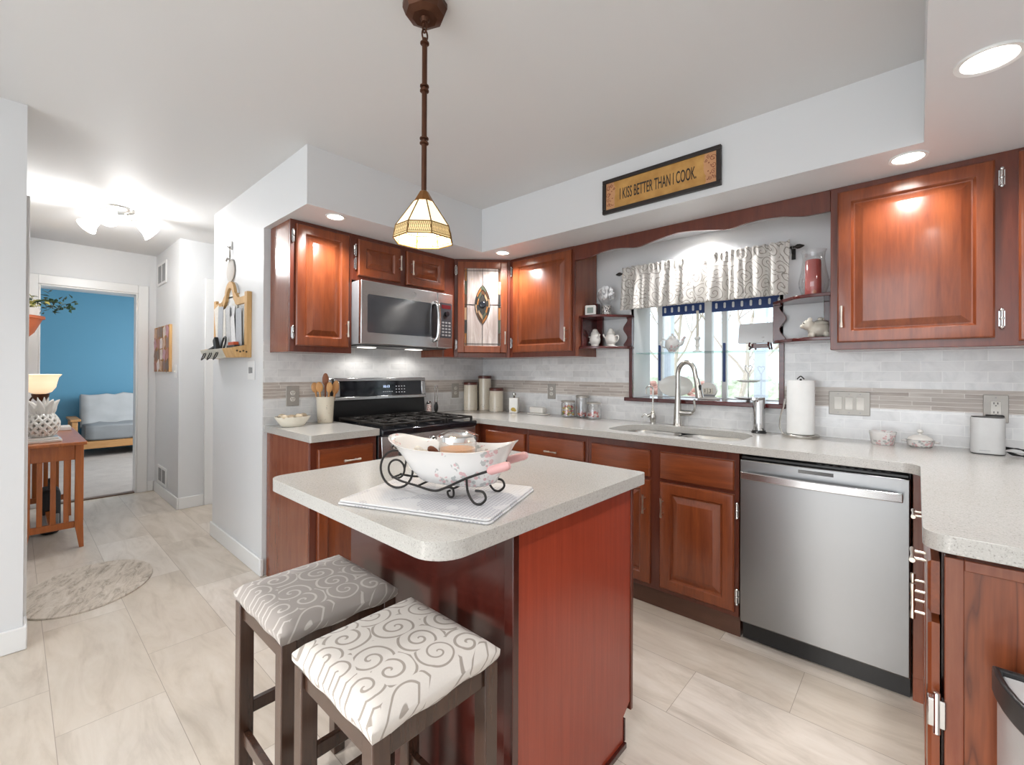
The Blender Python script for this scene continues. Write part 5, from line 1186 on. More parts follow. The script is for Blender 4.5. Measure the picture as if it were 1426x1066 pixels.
t = thing('candlestick', 'white candlestick with a tall white taper on the glass shelf', 'candlestick', (1.905, 0.13, GZ))
b = B(); b.lathe([(0, 0), (0.03, 0), (0.03, 0.006), (0.012, 0.014), (0.01, 0.03), (0.016, 0.042), (0.012, 0.055), (0.011, 0.075), (0.02, 0.088), (0.018, 0.1), (0, 0.1)], (0, 0, 0), 24); obj('holder', b, M_white, t)
b = B(); b.tube([(0, 0, 0.098), (0, 0, 0.275)], [0.0095, 0.0085], 14); obj('taper', b, M_cream, t)
t = thing('easel', 'dark wooden easel on the glass shelf holding a tray', 'easel', (2.285, 0.125, GZ))
b = B()
for s in (-1, 1): b.tube(smooth_path([(s*0.05, -0.045, 0.045), (s*0.052, -0.05, 0.03), (s*0.05, -0.035, 0.022), (s*0.045, 0.0, 0.022), (s*0.04, 0.03, 0.10)], 5), 0.0055, 8); b.tube([(s*0.045, -0.01, 0.024), (s*0.055, -0.03, 0.0055)], 0.0055, 8); b.tube([(s*0.04, 0.03, 0.10), (s*0.045, 0.07, 0.0055)], 0.005, 8)
b.box((-0.05, -0.012, 0.014), (0.05, 0.0, 0.04)); obj('frame', b, M_shelf, t)
b = B(); b.prism(rrect(-0.118, 0, 0.118, 0.128, 0.012), -0.005, 0.004, XZ_); b.xform(tr(2.275, 0.12, GZ + 0.044) @ Matrix.Rotation(R_(-14), 4, 'X'))
tag(obj('serving_tray', b, mk_floral('tray_print', '#d8d8d9', ('#b5b3b3', '#c7c4c2'), '#a5a5a5', 40, 0.3, 0.62), bevel=0.003), 'white rectangular tray propped on the dark easel in the window', 'tray')
WZ = 1.0865
b = B(); b.lathe([(0, 0.004), (0.075, 0.0), (0.115, 0.012), (0.122, 0.018), (0.12, 0.02), (0.075, 0.006), (0, 0.009)], (0, 0, 0), 40, 1.0, 0.62); b.xform(tr(1.735, 0.2, WZ + 0.0765) @ Matrix.Rotation(R_(78), 4, 'X'))
tag(obj('oval_platter', b, M_white), 'white oval platter leaning in the window behind the small tap', 'platter')
t = thing('perpetual_calendar', 'small white ceramic calendar showing 13 on the window sill', 'calendar', (1.978, 0.13, WZ))
b = B(); b.prism(rrect(-0.068, -0.025, 0.068, 0.03, 0.012), 0, 0.014); obj('base', b, M_white, t, bevel=0.003)
b = B(); b.prism(arc((0, 0.06), 0.052, -50, 230, 24, '2') + [(-0.05, 0.014), (0.05, 0.014)], -0.012, 0.012, XZ_); bd = obj('back', b, M_white, t, bevel=0.003)
b = B(); b.box((-0.030, -0.022, 0.036), (-0.002, -0.0125, 0.074)); nb = obj('number_block', b, M_cream, t, bevel=0.002)
b = B(); b.box((0.002, -0.022, 0.036), (0.030, -0.0125, 0.074)); nb2 = obj('number_block', b, M_cream, t, bevel=0.002)
text('number', '1', M_black, nb, tr(-0.016, -0.0225, 0.055) @ UP_FRONT, 0.036); text('number', '3', M_black, nb2, tr(0.016, -0.0225, 0.055) @ UP_FRONT, 0.036)
b = B(); b.box((-0.045, -0.02, 0.020), (0.045, -0.0125, 0.031)); obj('month_strip', b, M_gray, t)
t = thing('tiered_server', 'two-tier white server with a heart handle on the window sill', 'tiered tray', (2.215, 0.13, WZ))
for z, r in ((0.012, 0.078), (0.118, 0.066)):
    b = B(); b.lathe([(0, z), (r*0.7, z - 0.002), (r, z + 0.008), (r, z + 0.011), (r*0.7, z + 0.003), (0, z + 0.004)], (0, 0, 0), 36); obj('plate', b, M_white, t)
b = B(); b.tube([(0, 0, 0.0), (0, 0, 0.165)], 0.0035, 8); b.lathe([(0, 0), (0.012, 0), (0.01, 0.01), (0, 0.01)], (0, 0, 0), 12)
b.tube(smooth_path([(0, 0, 0.165), (0.014, 0, 0.19), (0.02, 0, 0.208), (0.011, 0, 0.22), (0, 0, 0.210), (-0.011, 0, 0.22), (-0.02, 0, 0.208), (-0.014, 0, 0.19), (0, 0, 0.165)], 5), 0.0025, 8); obj('stem', b, M_chrome, t)

# ------------------------------------------------------------------ curtain valance and its rod
RZ = 1.945
t = thing('curtain_rod', 'black curtain rod with leaf finials over the window', 'curtain rod', (0, 0, 0))
b = B(); b.tube([(1.475, -0.085, RZ), (2.485, -0.085, RZ)], 0.006, 10); obj('rod', b, M_iron, t)
for s, x in ((-1, 1.47), (1, 2.49)):
    b = B(); b.lathe([(0, -0.004), (0.007, 0.0), (0.006, 0.008), (0.013, 0.02), (0.012, 0.032), (0.004, 0.05), (0, 0.054)], (x, -0.085, RZ), 14, rot=rot3('Y', 90 * s)); obj('finial', b, M_iron, t)
    b = B(); b.tube([(x - s*0.012, -0.085, RZ), (x - s*0.012, -0.03, RZ - 0.004), (x - s*0.012, -0.001, RZ - 0.02)], 0.004, 8); b.box((x - s*0.012 - 0.01, -0.004, RZ - 0.05), (x - s*0.012 + 0.01, -0.0005, RZ + 0.01)); obj('bracket', b, M_iron, t)
b = B(); nx, nz = 260, 26; V = {}
def gather(x):
    return 0.5*math.sin(x*62 + 1.6*math.sin(x*13)) + 0.35*math.sin(x*37 + 2.1) + 0.25*math.sin(x*118 + 2*math.sin(x*20))
for i in range(nx + 1):
    x = 1.475 + (2.478 - 1.475) * i / nx; g = gather(x)
    for k in range(nz + 1):
        f = k / nz; z = 1.982 - f * (1.982 - 1.688)
        if f < 0.09: a = 0.010 + 0.05*(0.09 - f)
        elif f < 0.17: a = 0.006
        else: a = 0.010 + 0.022*min(1, (f - 0.17)*1.8)
        y = -0.098 + a*g*(1.0 if f > 0.17 else 0.8) + (0.004*math.sin(x*210) if f < 0.17 else 0)
        if f >= 0.17: y -= 0.012*(f - 0.17)
        zz = z + (0.004*math.sin(x*150 + 1) if f < 0.05 else 0) + 0.004*g*f
        V[i, k] = b.m.verts.new((x + 0.006*math.cos(x*62)*f, y, zz))
for i in range(nx):
    for k in range(nz): b.m.faces.new((V[i, k], V[i+1, k], V[i+1, k+1], V[i, k+1]))
cv = obj('valance', b, M_valance, smooth=180, fix=False); md = cv.modifiers.new('cloth', 'SOLIDIFY'); md.thickness = 0.0015
tag(cv, 'gathered grey and white swirl print valance hanging at the top of the window', 'curtain')

# ------------------------------------------------------------------ sign on the soffit
t = thing('wall_sign', 'long black framed sign reading I kiss better than I cook', 'sign', (1.957, -0.609, 2.2725))
w2, h2 = 0.327, 0.098
b = B(); b.box((-w2, -0.022, -h2), (w2, -0.0005, -h2 + 0.022)); b.box((-w2, -0.022, h2 - 0.022), (w2, -0.0005, h2)); b.box((-w2, -0.022, -h2 + 0.022), (-w2 + 0.022, -0.0005, h2 - 0.022)); b.box((w2 - 0.022, -0.022, -h2 + 0.022), (w2, -0.0005, h2 - 0.022)); obj('frame', b, plain('sign_frame', '#231c19', 0.4), t, bevel=0.003)
ts = NT('sign_ochre'); v = ts.coord(); f = ts.noise(v, 14, 5); sx = ts.n('ShaderNodeSeparateXYZ'); ts.l(v, sx.inputs[0]); ed = ts.m('GREATER_THAN', ts.m('ADD', ts.m('ABSOLUTE', sx.outputs[0]), ts.m('MULTIPLY', f, 0.05)), 0.275)
ts.bsdf(ts.mix(ts.m('MULTIPLY', ed, 0.5), ts.ramp(f, [(0.3, lin('#a87838')), (0.7, lin('#c99a55'))]), lin('#c9927a')), 0.5)
b = B(); b.box((-w2 + 0.02, -0.014, -h2 + 0.02), (w2 - 0.02, -0.002, h2 - 0.02)); pn = obj('panel', b, ts.mat, t)
text('lettering', 'I KISS BETTER THAN I COOK.', plain('sign_ink', '#2a211c', 0.6), pn, tr(-0.005, -0.0146, -0.006) @ UP_FRONT, 0.088, 0.372, bold=0.0006)
b = B()
for s in (-1, 1):
    for cxx, cz, r, a0 in ((0.288, 0.045, 0.017, 0), (0.268, 0.056, 0.010, 90), (0.292, 0.012, 0.014, 180), (0.29, -0.022, 0.012, 40), (0.276, -0.05, 0.010, 120), (0.255, 0.04, 0.008, 200), (0.294, -0.05, 0.009, 300)):
        pts = [(s*cxx + r*(1 - q/22)*math.cos(R_(a0) + q*0.42), -0.0143, cz + r*(1 - q/22)*math.sin(R_(a0) + q*0.42)) for q in range(20)]
        b.tube(pts, 0.0011, 5)
    for q in range(9): b.ell((s*(0.262 + 0.035*((q*37) % 10)/10), -0.0143, -0.055 + 0.0135*q), (0.004, 0.0008, 0.0025), 8, 5, rot3('Y', q*50))
o = obj('scrollwork', b, plain('sign_scroll', '#7a3524', 0.6), pn); o['label'] = 'dark red painted scrolls'

# ------------------------------------------------------------------ bin at the right edge
t = thing('trash_can', 'half-round steel trash can with a black rim by the figured end panel', 'trash can', (3.322, -1.625, 0))
def half(r, ry, n=24): return [(r, 0)] + [(r*math.cos(R_(-180*i/n)), ry*math.sin(R_(-180*i/n))) for i in range(n + 1)][1:-1] + [(-r, 0)]
b = B(); b.prism(half(0.215, 0.27), 0.02, 0.64); obj('body', b, plain('bin_steel', '#cfcfcf', 0.35, 0.5), t, bevel=0.004)
b = B(); b.prism(half(0.222, 0.278), 0.0, 0.025); obj('base', b, M_black, t)
P, Q = half(0.222, 0.278), half(0.212, 0.267)
Q = [(p[0], min(p[1], -0.012)) for p in Q]
b = B(); b.plate(P, [Q], 0.64, 0.69); obj('rim', b, plain('rim_black', '#2b2b2c', 0.3), t, bevel=0.004)
b = B(); b.prism([(p[0], p[1]) for p in half(0.2165, 0.272)], 0.636, 0.642); obj('rim_band', b, M_chrome, t)
b = B(); b.prism([(p[0]*0.985, p[1]) for p in Q], 0.64, 0.680); obj('lid', b, plain('lid_white', '#d4d4d4', 0.35), t, bevel=0.003)
# ------------------------------------------------------------------ wall end with the mail organizer
YW = -1.8875
t = thing('hot_pad', 'round pale pot holder hanging from a hook on the white wall end', 'pot holder', (-0.60, YW, 1.962))
b = B(); b.lathe([(0, 0), (0.072, 0), (0.080, 0.004), (0.080, 0.010), (0.072, 0.013), (0, 0.013)], (0, 0, 0), 36, rot=rot3('X', 90)); obj('pad', b, plain('pad_linen', '#cdc8c2', 0.8), t)
b = B(); b.tube(smooth_path([(-0.012, -0.012, 0.08), (-0.006, -0.012, 0.13), (0, -0.014, 0.17), (0.006, -0.012, 0.13), (0.012, -0.012, 0.08)], 5), 0.003, 8); b.tube([(-0.03, -0.026, 0.07), (0.0, -0.028, 0.085), (0.03, -0.026, 0.07)], 0.006, 8); obj('loop', b, plain('pad_loop', '#9a958f', 0.8), t)
b = B(); b.prism(rrect(-0.014, -0.03, 0.014, 0.03, 0.012), -0.008, 0, XZ_); b.tube(smooth_path([(0, -0.006, -0.005), (0, -0.02, -0.018), (0, -0.028, -0.008)], 5), 0.004, 8)
tag(obj('wall_hook', b, plain('clear_hook', '#d5d5d4', 0.3), None, (-0.60, YW, 2.14)), 'small pale adhesive hook holding the pot holder', 'hook')
t = thing('mail_organizer', 'pine mail organizer with an arched top and key hooks on the wall', 'mail organizer', (-0.545, YW, 1.345))
W = 0.35
b = B(); b.box((-W + 0.02, -0.012, 0.02), (W - 0.02, -0.001, 0.43)); b.prism([(-0.13, 0.42), (0.13, 0.42)] + arc((0, 0.42), 0.11, 0, 180, 12, '2')[::1], -0.012, -0.001, XZ_); obj('back_board', b, M_paperw, t)
b = B()
for s in (-1, 1): b.box((min(s*W, s*(W - 0.045)), -0.030, 0.0), (max(s*W, s*(W - 0.045)), -0.001, 0.425))
top = [(-W + 0.045, 0.40), (-0.19, 0.40)] + [(-0.19 + 0.06*(i/8), 0.40 + 0.03*(i/8)**2) for i in range(1, 9)] + arc((0, 0.43), 0.10, 170, 10, 14, '2') + [(0.19 - 0.06*(i/8), 0.40 + 0.03*(i/8)**2) for i in range(8, 0, -1)] + [(0.19, 0.40), (W - 0.045, 0.40)]
inn = [(p[0]*0.80 if abs(p[0]) < 0.2 else p[0], p[1] - 0.045) for p in top]
for i in range(len(top) - 1): b.prism([inn[i], inn[i+1], top[i+1], top[i]], -0.030, -0.001, XZ_)
bmesh.ops.remove_doubles(b.m, verts=b.m.verts[:], dist=1e-5)
obj('arched_frame', b, M_pine, t)
b = B(); b.prism([(-0.031, 0.0), (-0.09, 0.0), (-0.115, 0.06), (-0.105, 0.06), (-0.082, 0.01), (-0.031, 0.01)], -W + 0.002, W - 0.2, YZ_); o = obj('tray_front', b, M_cream, t, bevel=0.002); o['label'] = 'off-white tray front'
b = B(); b.prism([(-0.031, 0.0), (-0.09, 0.0), (-0.115, 0.06), (-0.105, 0.06), (-0.082, 0.01), (-0.031, 0.01)], W - 0.199, W - 0.002, YZ_)
for s in (-1, 1): b.prism([(-0.031, 0.0), (-0.09, 0.0), (-0.115, 0.06), (-0.031, 0.08)], min(s*W, s*(W - 0.012)), max(s*W, s*(W - 0.012)), YZ_)
obj('tray', b, M_pine, t, bevel=0.002)
for x in (-0.24, -0.1, 0.04):
    b = B(); b.tube(smooth_path([(x, -0.103, 0.045), (x, -0.115, 0.01), (x + 0.01, -0.135, -0.012), (x + 0.04, -0.14, 0.0), (x + 0.06, -0.13, 0.035)], 5), 0.0035, 8); obj('key_hook', b, M_iron, t)
b = B()
for k in range(4): b.ell((W + 0.001, -0.03 - 0.018*k, 0.035 + 0.006*(k % 2)), (0.001, 0.006, 0.006), 8, 6)
obj('star_decal', b, plain('star_brown', '#4a3a20', 0.6), t)
rnd = random.Random(15)
shades = ['#e9e9ea', '#c9cacb', '#e4e0d8', '#b4b8bd']
for i in range(16):
    x = -0.24 + 0.032*i; hh = rnd.uniform(0.2, 0.37); b = B(); y = -0.015 - 0.0022*((i * 5) % 16)
    b.box((-0.055, -0.0012, 0), (0.055, 0.0, hh)); b.xform(tr(0, 0, 0) @ Matrix.Rotation(R_(rnd.uniform(-14, 14)), 4, 'Y'))
    tag(obj('paper_sheet', b, plain('mail_paper', shades[i % 4], 0.8, 0, 0.12, 60), None, (-0.545 + x, YW + y, 1.362)), 'white paper or envelope standing in the mail organizer', 'paper', 'papers in the mail organizer')
b = B(); b.prism(rrect(-0.06, -0.028, 0.06, 0.028, 0.012), -0.012, 0.012, XZ_); b.xform(tr(-0.655, YW - 0.075, 1.432) @ Matrix.Rotation(R_(62), 4, 'Y'))
tag(obj('cordless_phone', b, M_black, bevel=0.004), 'black cordless phone leaning in the tray of the mail organizer', 'phone')
b = B()
for k in range(4): b.tube([(-0.80 + 0.03*k, YW - 0.10, 1.395), (-0.77 + 0.03*k, YW - 0.06, 1.43 + 0.006*k), (-0.74 + 0.03*k, YW - 0.05, 1.41)], 0.008, 8)
tag(obj('eyeglasses', b, M_black), 'folded dark glasses at the left end of the mail organizer tray', 'glasses')
b = B(); b.tube([(-0.52 + 0.035*math.cos(a), YW - 0.07 + 0.01*math.sin(a), 1.44 + 0.05*math.sin(a)) for a in [6.283*i/20 for i in range(20)]], 0.006, 8, True)
tag(obj('coiled_cable', b, M_black), 'loop of black cable standing in the mail organizer tray', 'cable')
b = B(); b.box((-0.40, YW - 0.085, 1.356), (-0.24, YW - 0.055, 1.425)); tag(obj('small_carton', b, plain('carton_black', '#2a2220', 0.5), bevel=0.003), 'small black carton at the right end of the mail organizer tray', 'carton')
b = B(); b.box((-0.37, YW - 0.085, 1.4255), (-0.26, YW - 0.055, 1.445)); tag(obj('small_carton', b, plain('carton_orange', '#c8562c', 0.5), bevel=0.002), 'flat orange carton lying on the black carton', 'carton')
t = thing('thermostat', 'white wall plate with a small switch below the mail organizer', 'switch', (-0.19, YW, 1.262))
b = B(); b.prism(rrect(-0.06, -0.06, 0.06, 0.06, 0.004, 3), -0.006, -0.0001, XZ_); obj('plate', b, M_trim, t, bevel=0.002)
b = B(); b.box((-0.032, -0.009, -0.02), (-0.004, -0.0055, 0.02)); b.box((0.01, -0.011, -0.018), (0.03, -0.0055, 0.018)); obj('toggle', b, M_gray, t)

# ------------------------------------------------------------------ hall right wall
YV = -1.9105
def grille(x0, x1, z0, z1, label, n):
    t = thing('air_vent', label, 'vent', ((x0 + x1)/2, YV, (z0 + z1)/2), 0, 'white wall vents in the hall'); w, h = (x1 - x0)/2, (z1 - z0)/2
    q = B(); q.box((-w, -0.01, -h), (w, -0.0005, -h + 0.025)); q.box((-w, -0.01, h - 0.025), (w, -0.0005, h)); q.box((-w, -0.01, -h + 0.025), (-w + 0.04, -0.0005, h - 0.025)); q.box((w - 0.04, -0.01, -h + 0.025), (w, -0.0005, h - 0.025)); q.box((-0.02, -0.009, -h + 0.025), (0.02, -0.0005, h - 0.025)); obj('frame', q, M_trim, t, bevel=0.002)
    b = B()
    for i in range(n):
        x = -w + 0.045 + (2*w - 0.09) * i / (n - 1); b.obox((x, -0.005, 0), (0.004, 0.008, 2*h - 0.052), rot3('Z', 30))
    obj('louvre', b, M_gray, t)
grille(-2.86, -2.46, 2.12, 2.345, 'white louvred air vent high on the hall wall near the ceiling', 22)
grille(-2.78, -2.40, 0.12, 0.30, 'white louvred air vent low on the hall wall above the baseboard', 22)
t = thing('pin_board', 'cork board crowded with photos on the hall wall', 'bulletin board', (-2.59, YV, 1.47))
b = B(); b.box((-0.34, -0.018, -0.225), (0.34, -0.0005, 0.225)); obj('cork', b, plain('cork', '#b08458', 0.8), t, bevel=0.003)
b = B(); b.box((0.34, -0.022, -0.225), (0.352, -0.0005, 0.225)); obj('edge_strip', b, M_pine, t)
pc = [plain('photo_' + str(i), h, 0.4, 0, 0.3, 18) for i, h in enumerate(('#b87868', '#dccdc0', '#8f6c5c', '#e4d8d6', '#c795a0', '#7a6250', '#d3ab8a'))]
rnd = random.Random(8)
for i in range(5):
    for k in range(4):
        b = B(); b.box((-0.055, -0.0012, -0.05), (0.055, 0, 0.05)); b.xform(Matrix.Rotation(R_(rnd.uniform(-30, 30)), 4, 'Y'))
        tag(obj('photo_print', b, pc[(i*3 + k*2) % 7], None, (-2.59 - 0.265 + 0.132*i, YV - 0.0195 - 0.0013*((i + k) % 3), 1.47 - 0.165 + 0.11*k)), 'small photo pinned to the cork board in the hall', 'photo', 'photos on the cork board')
t = thing('light_switch', 'white light switch at the corner of the hall wall', 'switch', (-2.085, YV, 1.25))
b = B(); b.prism(rrect(-0.035, -0.06, 0.035, 0.06, 0.004, 3), -0.006, -0.0001, XZ_); obj('plate', b, M_trim, t, bevel=0.002)
b = B(); b.box((-0.006, -0.014, -0.012), (0.006, -0.0055, 0.012)); obj('toggle', b, M_switch, t)

# ------------------------------------------------------------------ console table and what is on it
t = thing('console_table', 'honey oak mission console table with slatted ends in the hall', 'table', (-1.95, -2.725, 0))
hx, hy, H = 0.53, 0.150, 0.755
b = B(); b.box((-hx - 0.03, -hy - 0.02, H - 0.022), (hx + 0.06, hy + 0.015, H)); obj('tabletop', b, M_orange, t, bevel=0.004)
for sx in (-1, 1):
    for sy in (-1, 1):
        b = B(); x, y = sx*(hx - 0.02), sy*(hy - 0.02)
        top = 0.022; 
        v = [(x - top, y - top), (x + top, y - top), (x + top, y + top), (x - top, y + top)]
        b.box((x - 0.022, y - 0.022, 0.16), (x + 0.022, y + 0.022, H - 0.022)); f = [b.m.verts.new((x + dx*0.016 + sx*0.0, y + sy*0.014 + dy*0.012, 0.0)) for dx, dy in ((-1,-1),(1,-1),(1,1),(-1,1))]; g = [b.m.verts.new((x + dx*0.022, y + dy*0.022, 0.16)) for dx, dy in ((-1,-1),(1,-1),(1,1),(-1,1))]
        for i in range(4): b.m.faces.new((f[i], f[(i+1) % 4], g[(i+1) % 4], g[i]))
        b.m.faces.new(list(reversed(f))); obj('leg', b, M_orange, t, bevel=0.002)
b = B()
for s in (-1, 1): b.box((-hx + 0.02, s*(hy - 0.02) - 0.01, 0.64), (hx - 0.02, s*(hy - 0.02) + 0.01, H - 0.022))
for sx in (-1, 1): b.box((sx*(hx - 0.02) - 0.011, -hy + 0.042, 0.625), (sx*(hx - 0.02) + 0.011, hy - 0.042, H - 0.022)); b.box((sx*(hx - 0.02) - 0.011, -hy + 0.042, 0.145), (sx*(hx - 0.02) + 0.011, hy - 0.042, 0.19))
b.box((-hx + 0.02, -0.02, 0.15), (hx - 0.02, 0.02, 0.185)); obj('rail', b, M_orange, t, bevel=0.002)
for sx in (-1, 1):
    for y in (-0.065, 0.0, 0.065):
        b = B(); b.box((sx*(hx - 0.02) - 0.008, y - 0.014, 0.19), (sx*(hx - 0.02) + 0.008, y + 0.014, 0.625)); obj('slat', b, M_orange, t, bevel=0.0015)
TT = 0.755
b = B()
def pine_pt(a, z):
    r = 0.082 * math.sin(math.pi * (0.16 + 0.78 * z)) ** 0.6
    return Vector((r*math.cos(a), r*math.sin(a), 0.045 + 0.165 * z))
pl = thing('pineapple_lantern', 'white openwork pineapple lantern on the console table', 'lantern', (-1.56, -2.775, TT))
for k in range(12):
    for s in (-1, 1): b.tube([pine_pt(2*math.pi*k/12 + s*z/14*1.75, z/14) for z in range(15)], 0.0105, 8)
for z in (0.0, 1.0): b.tube([pine_pt(2*math.pi*k/24, z) for k in range(24)], 0.009, 6, True)
obj('lattice_body', b, M_white, pl)
b = B()
for k in range(7):
    a = 2*math.pi*k/7 + 0.65; d = Vector((math.cos(a), math.sin(a), 0)); p = Vector((0, 0, 0.2)) + d*0.035
    b.tube(smooth_path([p, p + d*0.018 + Vector((0, 0, 0.05)), p + d*0.05 + Vector((0, 0, 0.092))], 4), [0.026, 0.027, 0.028, 0.026, 0.022, 0.017, 0.012, 0.007, 0.002], 8)
for k in range(5):
    a = 2*math.pi*k/5 + 0.3; d = Vector((math.cos(a), math.sin(a), 0)); b.tube([Vector((0, 0, 0.2)) + d*0.015, Vector((0, 0, 0.26)) + d*0.02, Vector((0, 0, 0.31)) + d*0.03], [0.016, 0.013, 0.002], 8)
obj('leaf_crown', b, M_white, pl)
b = B(); b.box((-0.095, -0.095, 0), (0.095, 0.095, 0.018)); b.box((-0.08, -0.08, 0.018), (0.08, 0.08, 0.034)); b.cyl((0, 0), 0.055, 0.034, 0.05); obj('base', b, M_white, pl, bevel=0.003)
lp = thing('table_lamp', 'table lamp with a glowing alabaster bowl shade on the console table', 'lamp', (-1.92, -2.775, TT))
b = B(); b.lathe([(0, 0), (0.075, 0), (0.075, 0.01), (0.03, 0.025), (0.014, 0.06), (0.02, 0.1), (0.012, 0.14), (0.012, 0.26), (0.03, 0.275), (0.045, 0.3), (0.05, 0.322), (0, 0.322)], (0, 0, 0), 28); obj('base', b, M_bronze, lp)
for k in range(3):
    a = 2*math.pi*k/3 + 0.4; d = Vector((math.cos(a), math.sin(a), 0)); b = B(); b.tube(smooth_path([d*0.012 + Vector((0, 0, 0.2)), d*0.05 + Vector((0, 0, 0.23)), d*0.055 + Vector((0, 0, 0.27)), d*0.04 + Vector((0, 0, 0.3))], 4), 0.006, 8); obj('scroll_arm', b, M_bronze, lp)
b = B(); b.lathe([(0.03, 0.322), (0.06, 0.335), (0.083, 0.37), (0.09, 0.41), (0.098, 0.445), (0.116, 0.468), (0.112, 0.469), (0.094, 0.448), (0.085, 0.41), (0.078, 0.372), (0.055, 0.34), (0.03, 0.328)], (0, 0, 0), 36)
ta = NT('alabaster_glow'); sp = ta.n('ShaderNodeTexNoise'); ta.l(ta.coord(), sp.inputs['Vector']); sp.inputs['Scale'].default_value = 9
ta.bsdf(lin('#efe2cc'), 0.4, Emission_Color=lin('#ffdcae'), Emission_Strength=0.55); obj('bowl_shade', b, ta.mat, lp)
lamp('table_lamp_light', 'POINT', (0, 0, 0.44), 2.5, (1, 0.85, 0.62), (0, 0, 0), lp, shadow_soft_size=0.03)
b = B(); b.box((-2.44, -2.70, TT), (-2.26, -2.585, TT + 0.03)); tag(obj('white_box', b, M_paperw, bevel=0.004), 'flat white box at the far end of the console table', 'box')
t = thing('backpack', 'black bag on the floor under the console table', 'bag', (-2.02, -2.72, 0))
b = B(); b.box((-0.12, -0.06, 0.0), (0.12, 0.06, 0.34)); o = obj('body', b, plain('bag_black', '#1b1b1d', 0.6), t, bevel=0.04, seg=4)
b = B(); b.tube(smooth_path([(-0.05, 0, 0.33), (-0.03, 0, 0.40), (0.03, 0, 0.40), (0.05, 0, 0.33)], 5), 0.008, 8); obj('handle', b, M_black, t)
b = B(); b.box((0.118, -0.05, 0.03), (0.132, 0.05, 0.16)); obj('pocket', b, M_gray, t, bevel=0.006)
# wall planter with a plant
t = thing('wall_planter', 'half-round terracotta wall planter in the hall', 'planter', (-2.32, -2.92, 1.50))
b = B(); b.lathe([(0, 0), (0.07, 0.0), (0.12, 0.06), (0.165, 0.165), (0.18, 0.17), (0.18, 0.19), (0.165, 0.19), (0.15, 0.18), (0, 0.17)], (0, 0, 0), 24, a0=0, a1=math.pi); obj('bowl', b, plain('terracotta', '#a35a3c', 0.7), t)
t = thing('potted_plant', 'trailing green plant in a white pot on the terracotta wall planter', 'plant', (-2.30, -2.83, 1.671))
b = B(); b.lathe([(0, 0.0), (0.05, 0.0), (0.058, 0.07), (0.062, 0.085), (0, 0.08)], (0, 0, 0), 24); obj('pot', b, M_white, t)
def leaves(seed, n, c, spread, size):
    rnd = random.Random(seed); b = B()
    for k in range(n):
        p = Vector(c) + Vector((rnd.gauss(0, spread[0]), rnd.gauss(0, spread[1]), rnd.gauss(0, spread[2]))); q = rot3('X', rnd.uniform(-60, 60)) @ rot3('Z', rnd.uniform(0, 360)) @ rot3('Y', rnd.uniform(-50, 50))
        L = size * rnd.uniform(0.7, 1.2)
        pts = [q @ Vector((0, 0, 0)), q @ Vector((L*0.4, L*0.3, 0.004)), q @ Vector((L, 0, 0)), q @ Vector((L*0.4, -L*0.3, 0.004))]
        lo = [p + v for v in pts]; up = [v + q @ Vector((0, 0, 0.0015)) for v in lo]
        a = [b.m.verts.new(v) for v in lo]; u = [b.m.verts.new(v) for v in up]; b.m.faces.new(a); b.m.faces.new(list(reversed(u)))
        for i in range(4): b.m.faces.new((a[i], a[(i+1) % 4], u[(i+1) % 4], u[i]))
    return b
obj('foliage', leaves(3, 70, (0.03, 0.14, 0.13), (0.03, 0.07, 0.04), 0.05), plain('leaf_green', '#26402c', 0.4), t)
b = B()
for k in range(7): b.tube(smooth_path([(0.01*k - 0.03, 0.0, 0.08), (0.008*k - 0.02, 0.05, 0.15), (0.01*k - 0.02, 0.06 + 0.022*k, 0.14)], 4), 0.002, 6)
obj('stem', b, plain('stem_green', '#5a6b3c', 0.5), t)
obj('yellow_foliage', leaves(6, 22, (0.0, 0.02, 0.11), (0.03, 0.02, 0.025), 0.06), plain('leaf_yellow', '#b9b46a', 0.5), t)
# oval rug
tr_ = NT('mottled_rug'); v = tr_.coord((1, 1, 1)); f = tr_.noise(tr_.coord((1.2, 4, 1), rot=(0, 0, R_(35))), 6, 7, 0.7, 0.8); g = tr_.noise(v, 160, 2)
tr_.bsdf(tr_.ramp(tr_.m('ADD', tr_.m('MULTIPLY', f, 0.85), tr_.m('MULTIPLY', g, 0.15)), [(0.35, lin('#8f8478')), (0.5, lin('#c5baac')), (0.65, lin('#d4cbc0'))]), 0.95, normal=tr_.bump(g, 0.4, 0.004))
b = B(); b.lathe([(0, 0), (0.995, 0), (1.0, 0.003), (0.995, 0.009), (0.97, 0.011), (0, 0.011)], (0, 0, 0), 64, 0.375, 0.29); rug = obj('oval_rug', b, tr_.mat, None, (-0.585, -2.615, 0.0), rotz=-20)
tag(rug, 'oval mottled beige rug on the floor at the hall entrance', 'rug')

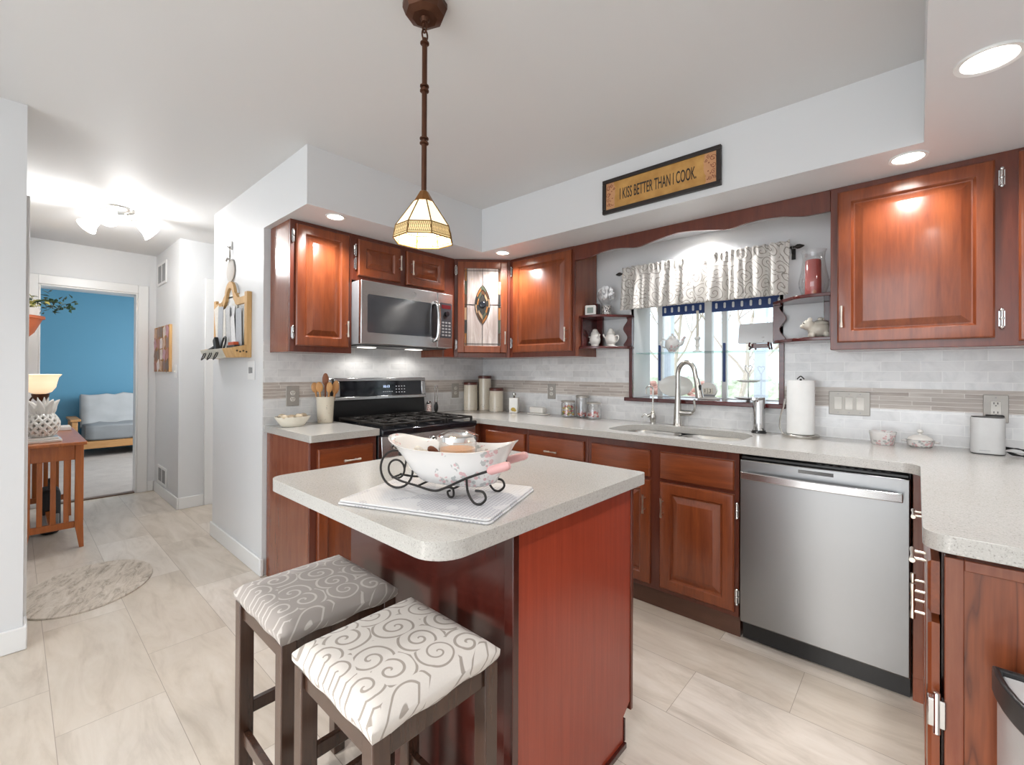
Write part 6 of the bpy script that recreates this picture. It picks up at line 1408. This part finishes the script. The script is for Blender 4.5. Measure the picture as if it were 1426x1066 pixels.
# ------------------------------------------------------------------ futon in the blue room
t = thing('futon', 'wooden futon with a grey slipcovered mattress against the blue wall', 'sofa', (0, 0, 0))
M_fut = wood('futon_wood', '#a5723f', '#c79a66', 'y', 0.45, 0.05)
b = B(); b.box((-5.80, -2.30, 0.13), (-5.76, 0.0, 0.235)); b.box((-6.40, -2.30, 0.13), (-6.36, 0.0, 0.235)); obj('rail', b, M_fut, t, bevel=0.006)
for y in (-2.36, 0.0):
    b = B(); b.box((-5.83, y, 0), (-5.75, y + 0.06, 0.53)); b.box((-6.45, y, 0), (-6.37, y + 0.06, 0.53)); b.box((-6.47, y - 0.02, 0.53), (-5.73, y + 0.09, 0.56)); b.box((-6.37, y + 0.01, 0.12), (-5.83, y + 0.05, 0.24)); obj('arm', b, M_fut, t, bevel=0.005)
M_slip = plain('grey_slipcover', '#b3b6b8', 0.8, 0, 0.08, 6)
def cushion(name, c, size, rx, mat, seed, amp):
    b = B(); bmesh.ops.create_cube(b.m, size=1.0); bmesh.ops.subdivide_edges(b.m, edges=b.m.edges[:], cuts=22, use_grid_fill=True)
    q = rot3('Y', rx)
    for v in b.m.verts:
        p = v.co.copy(); k = 1 - 0.16*max(0, (max(abs(p.x), abs(p.y), abs(p.z)*0.9) - 0.3))*sum(1 for a in p if abs(a) > 0.42)
        p = Vector((p.x*size[0]*k, p.y*size[1]*(1 - 0.02*abs(p.x)), p.z*size[2]*k))
        p += Vector((1, 0, 1)) * amp * (noise.noise(Vector((p.x*3, p.y*5, p.z*4)) + Vector((seed, 0, 0))) + 0.5*noise.noise(Vector((p.x*9, p.y*12, p.z*9))))
        v.co = q @ p + Vector(c)
    return obj(name, b, mat, t, smooth=180)
cushion('seat_mattress', (-6.05, -1.12, 0.355), (0.62, 2.22, 0.22), 0, plain('grey_seat', '#8e9295', 0.8, 0, 0.08, 6), 1, 0.025)
cushion('back_mattress', (-6.36, -1.12, 0.62), (0.24, 2.24, 0.52), -14, M_slip, 4, 0.035)
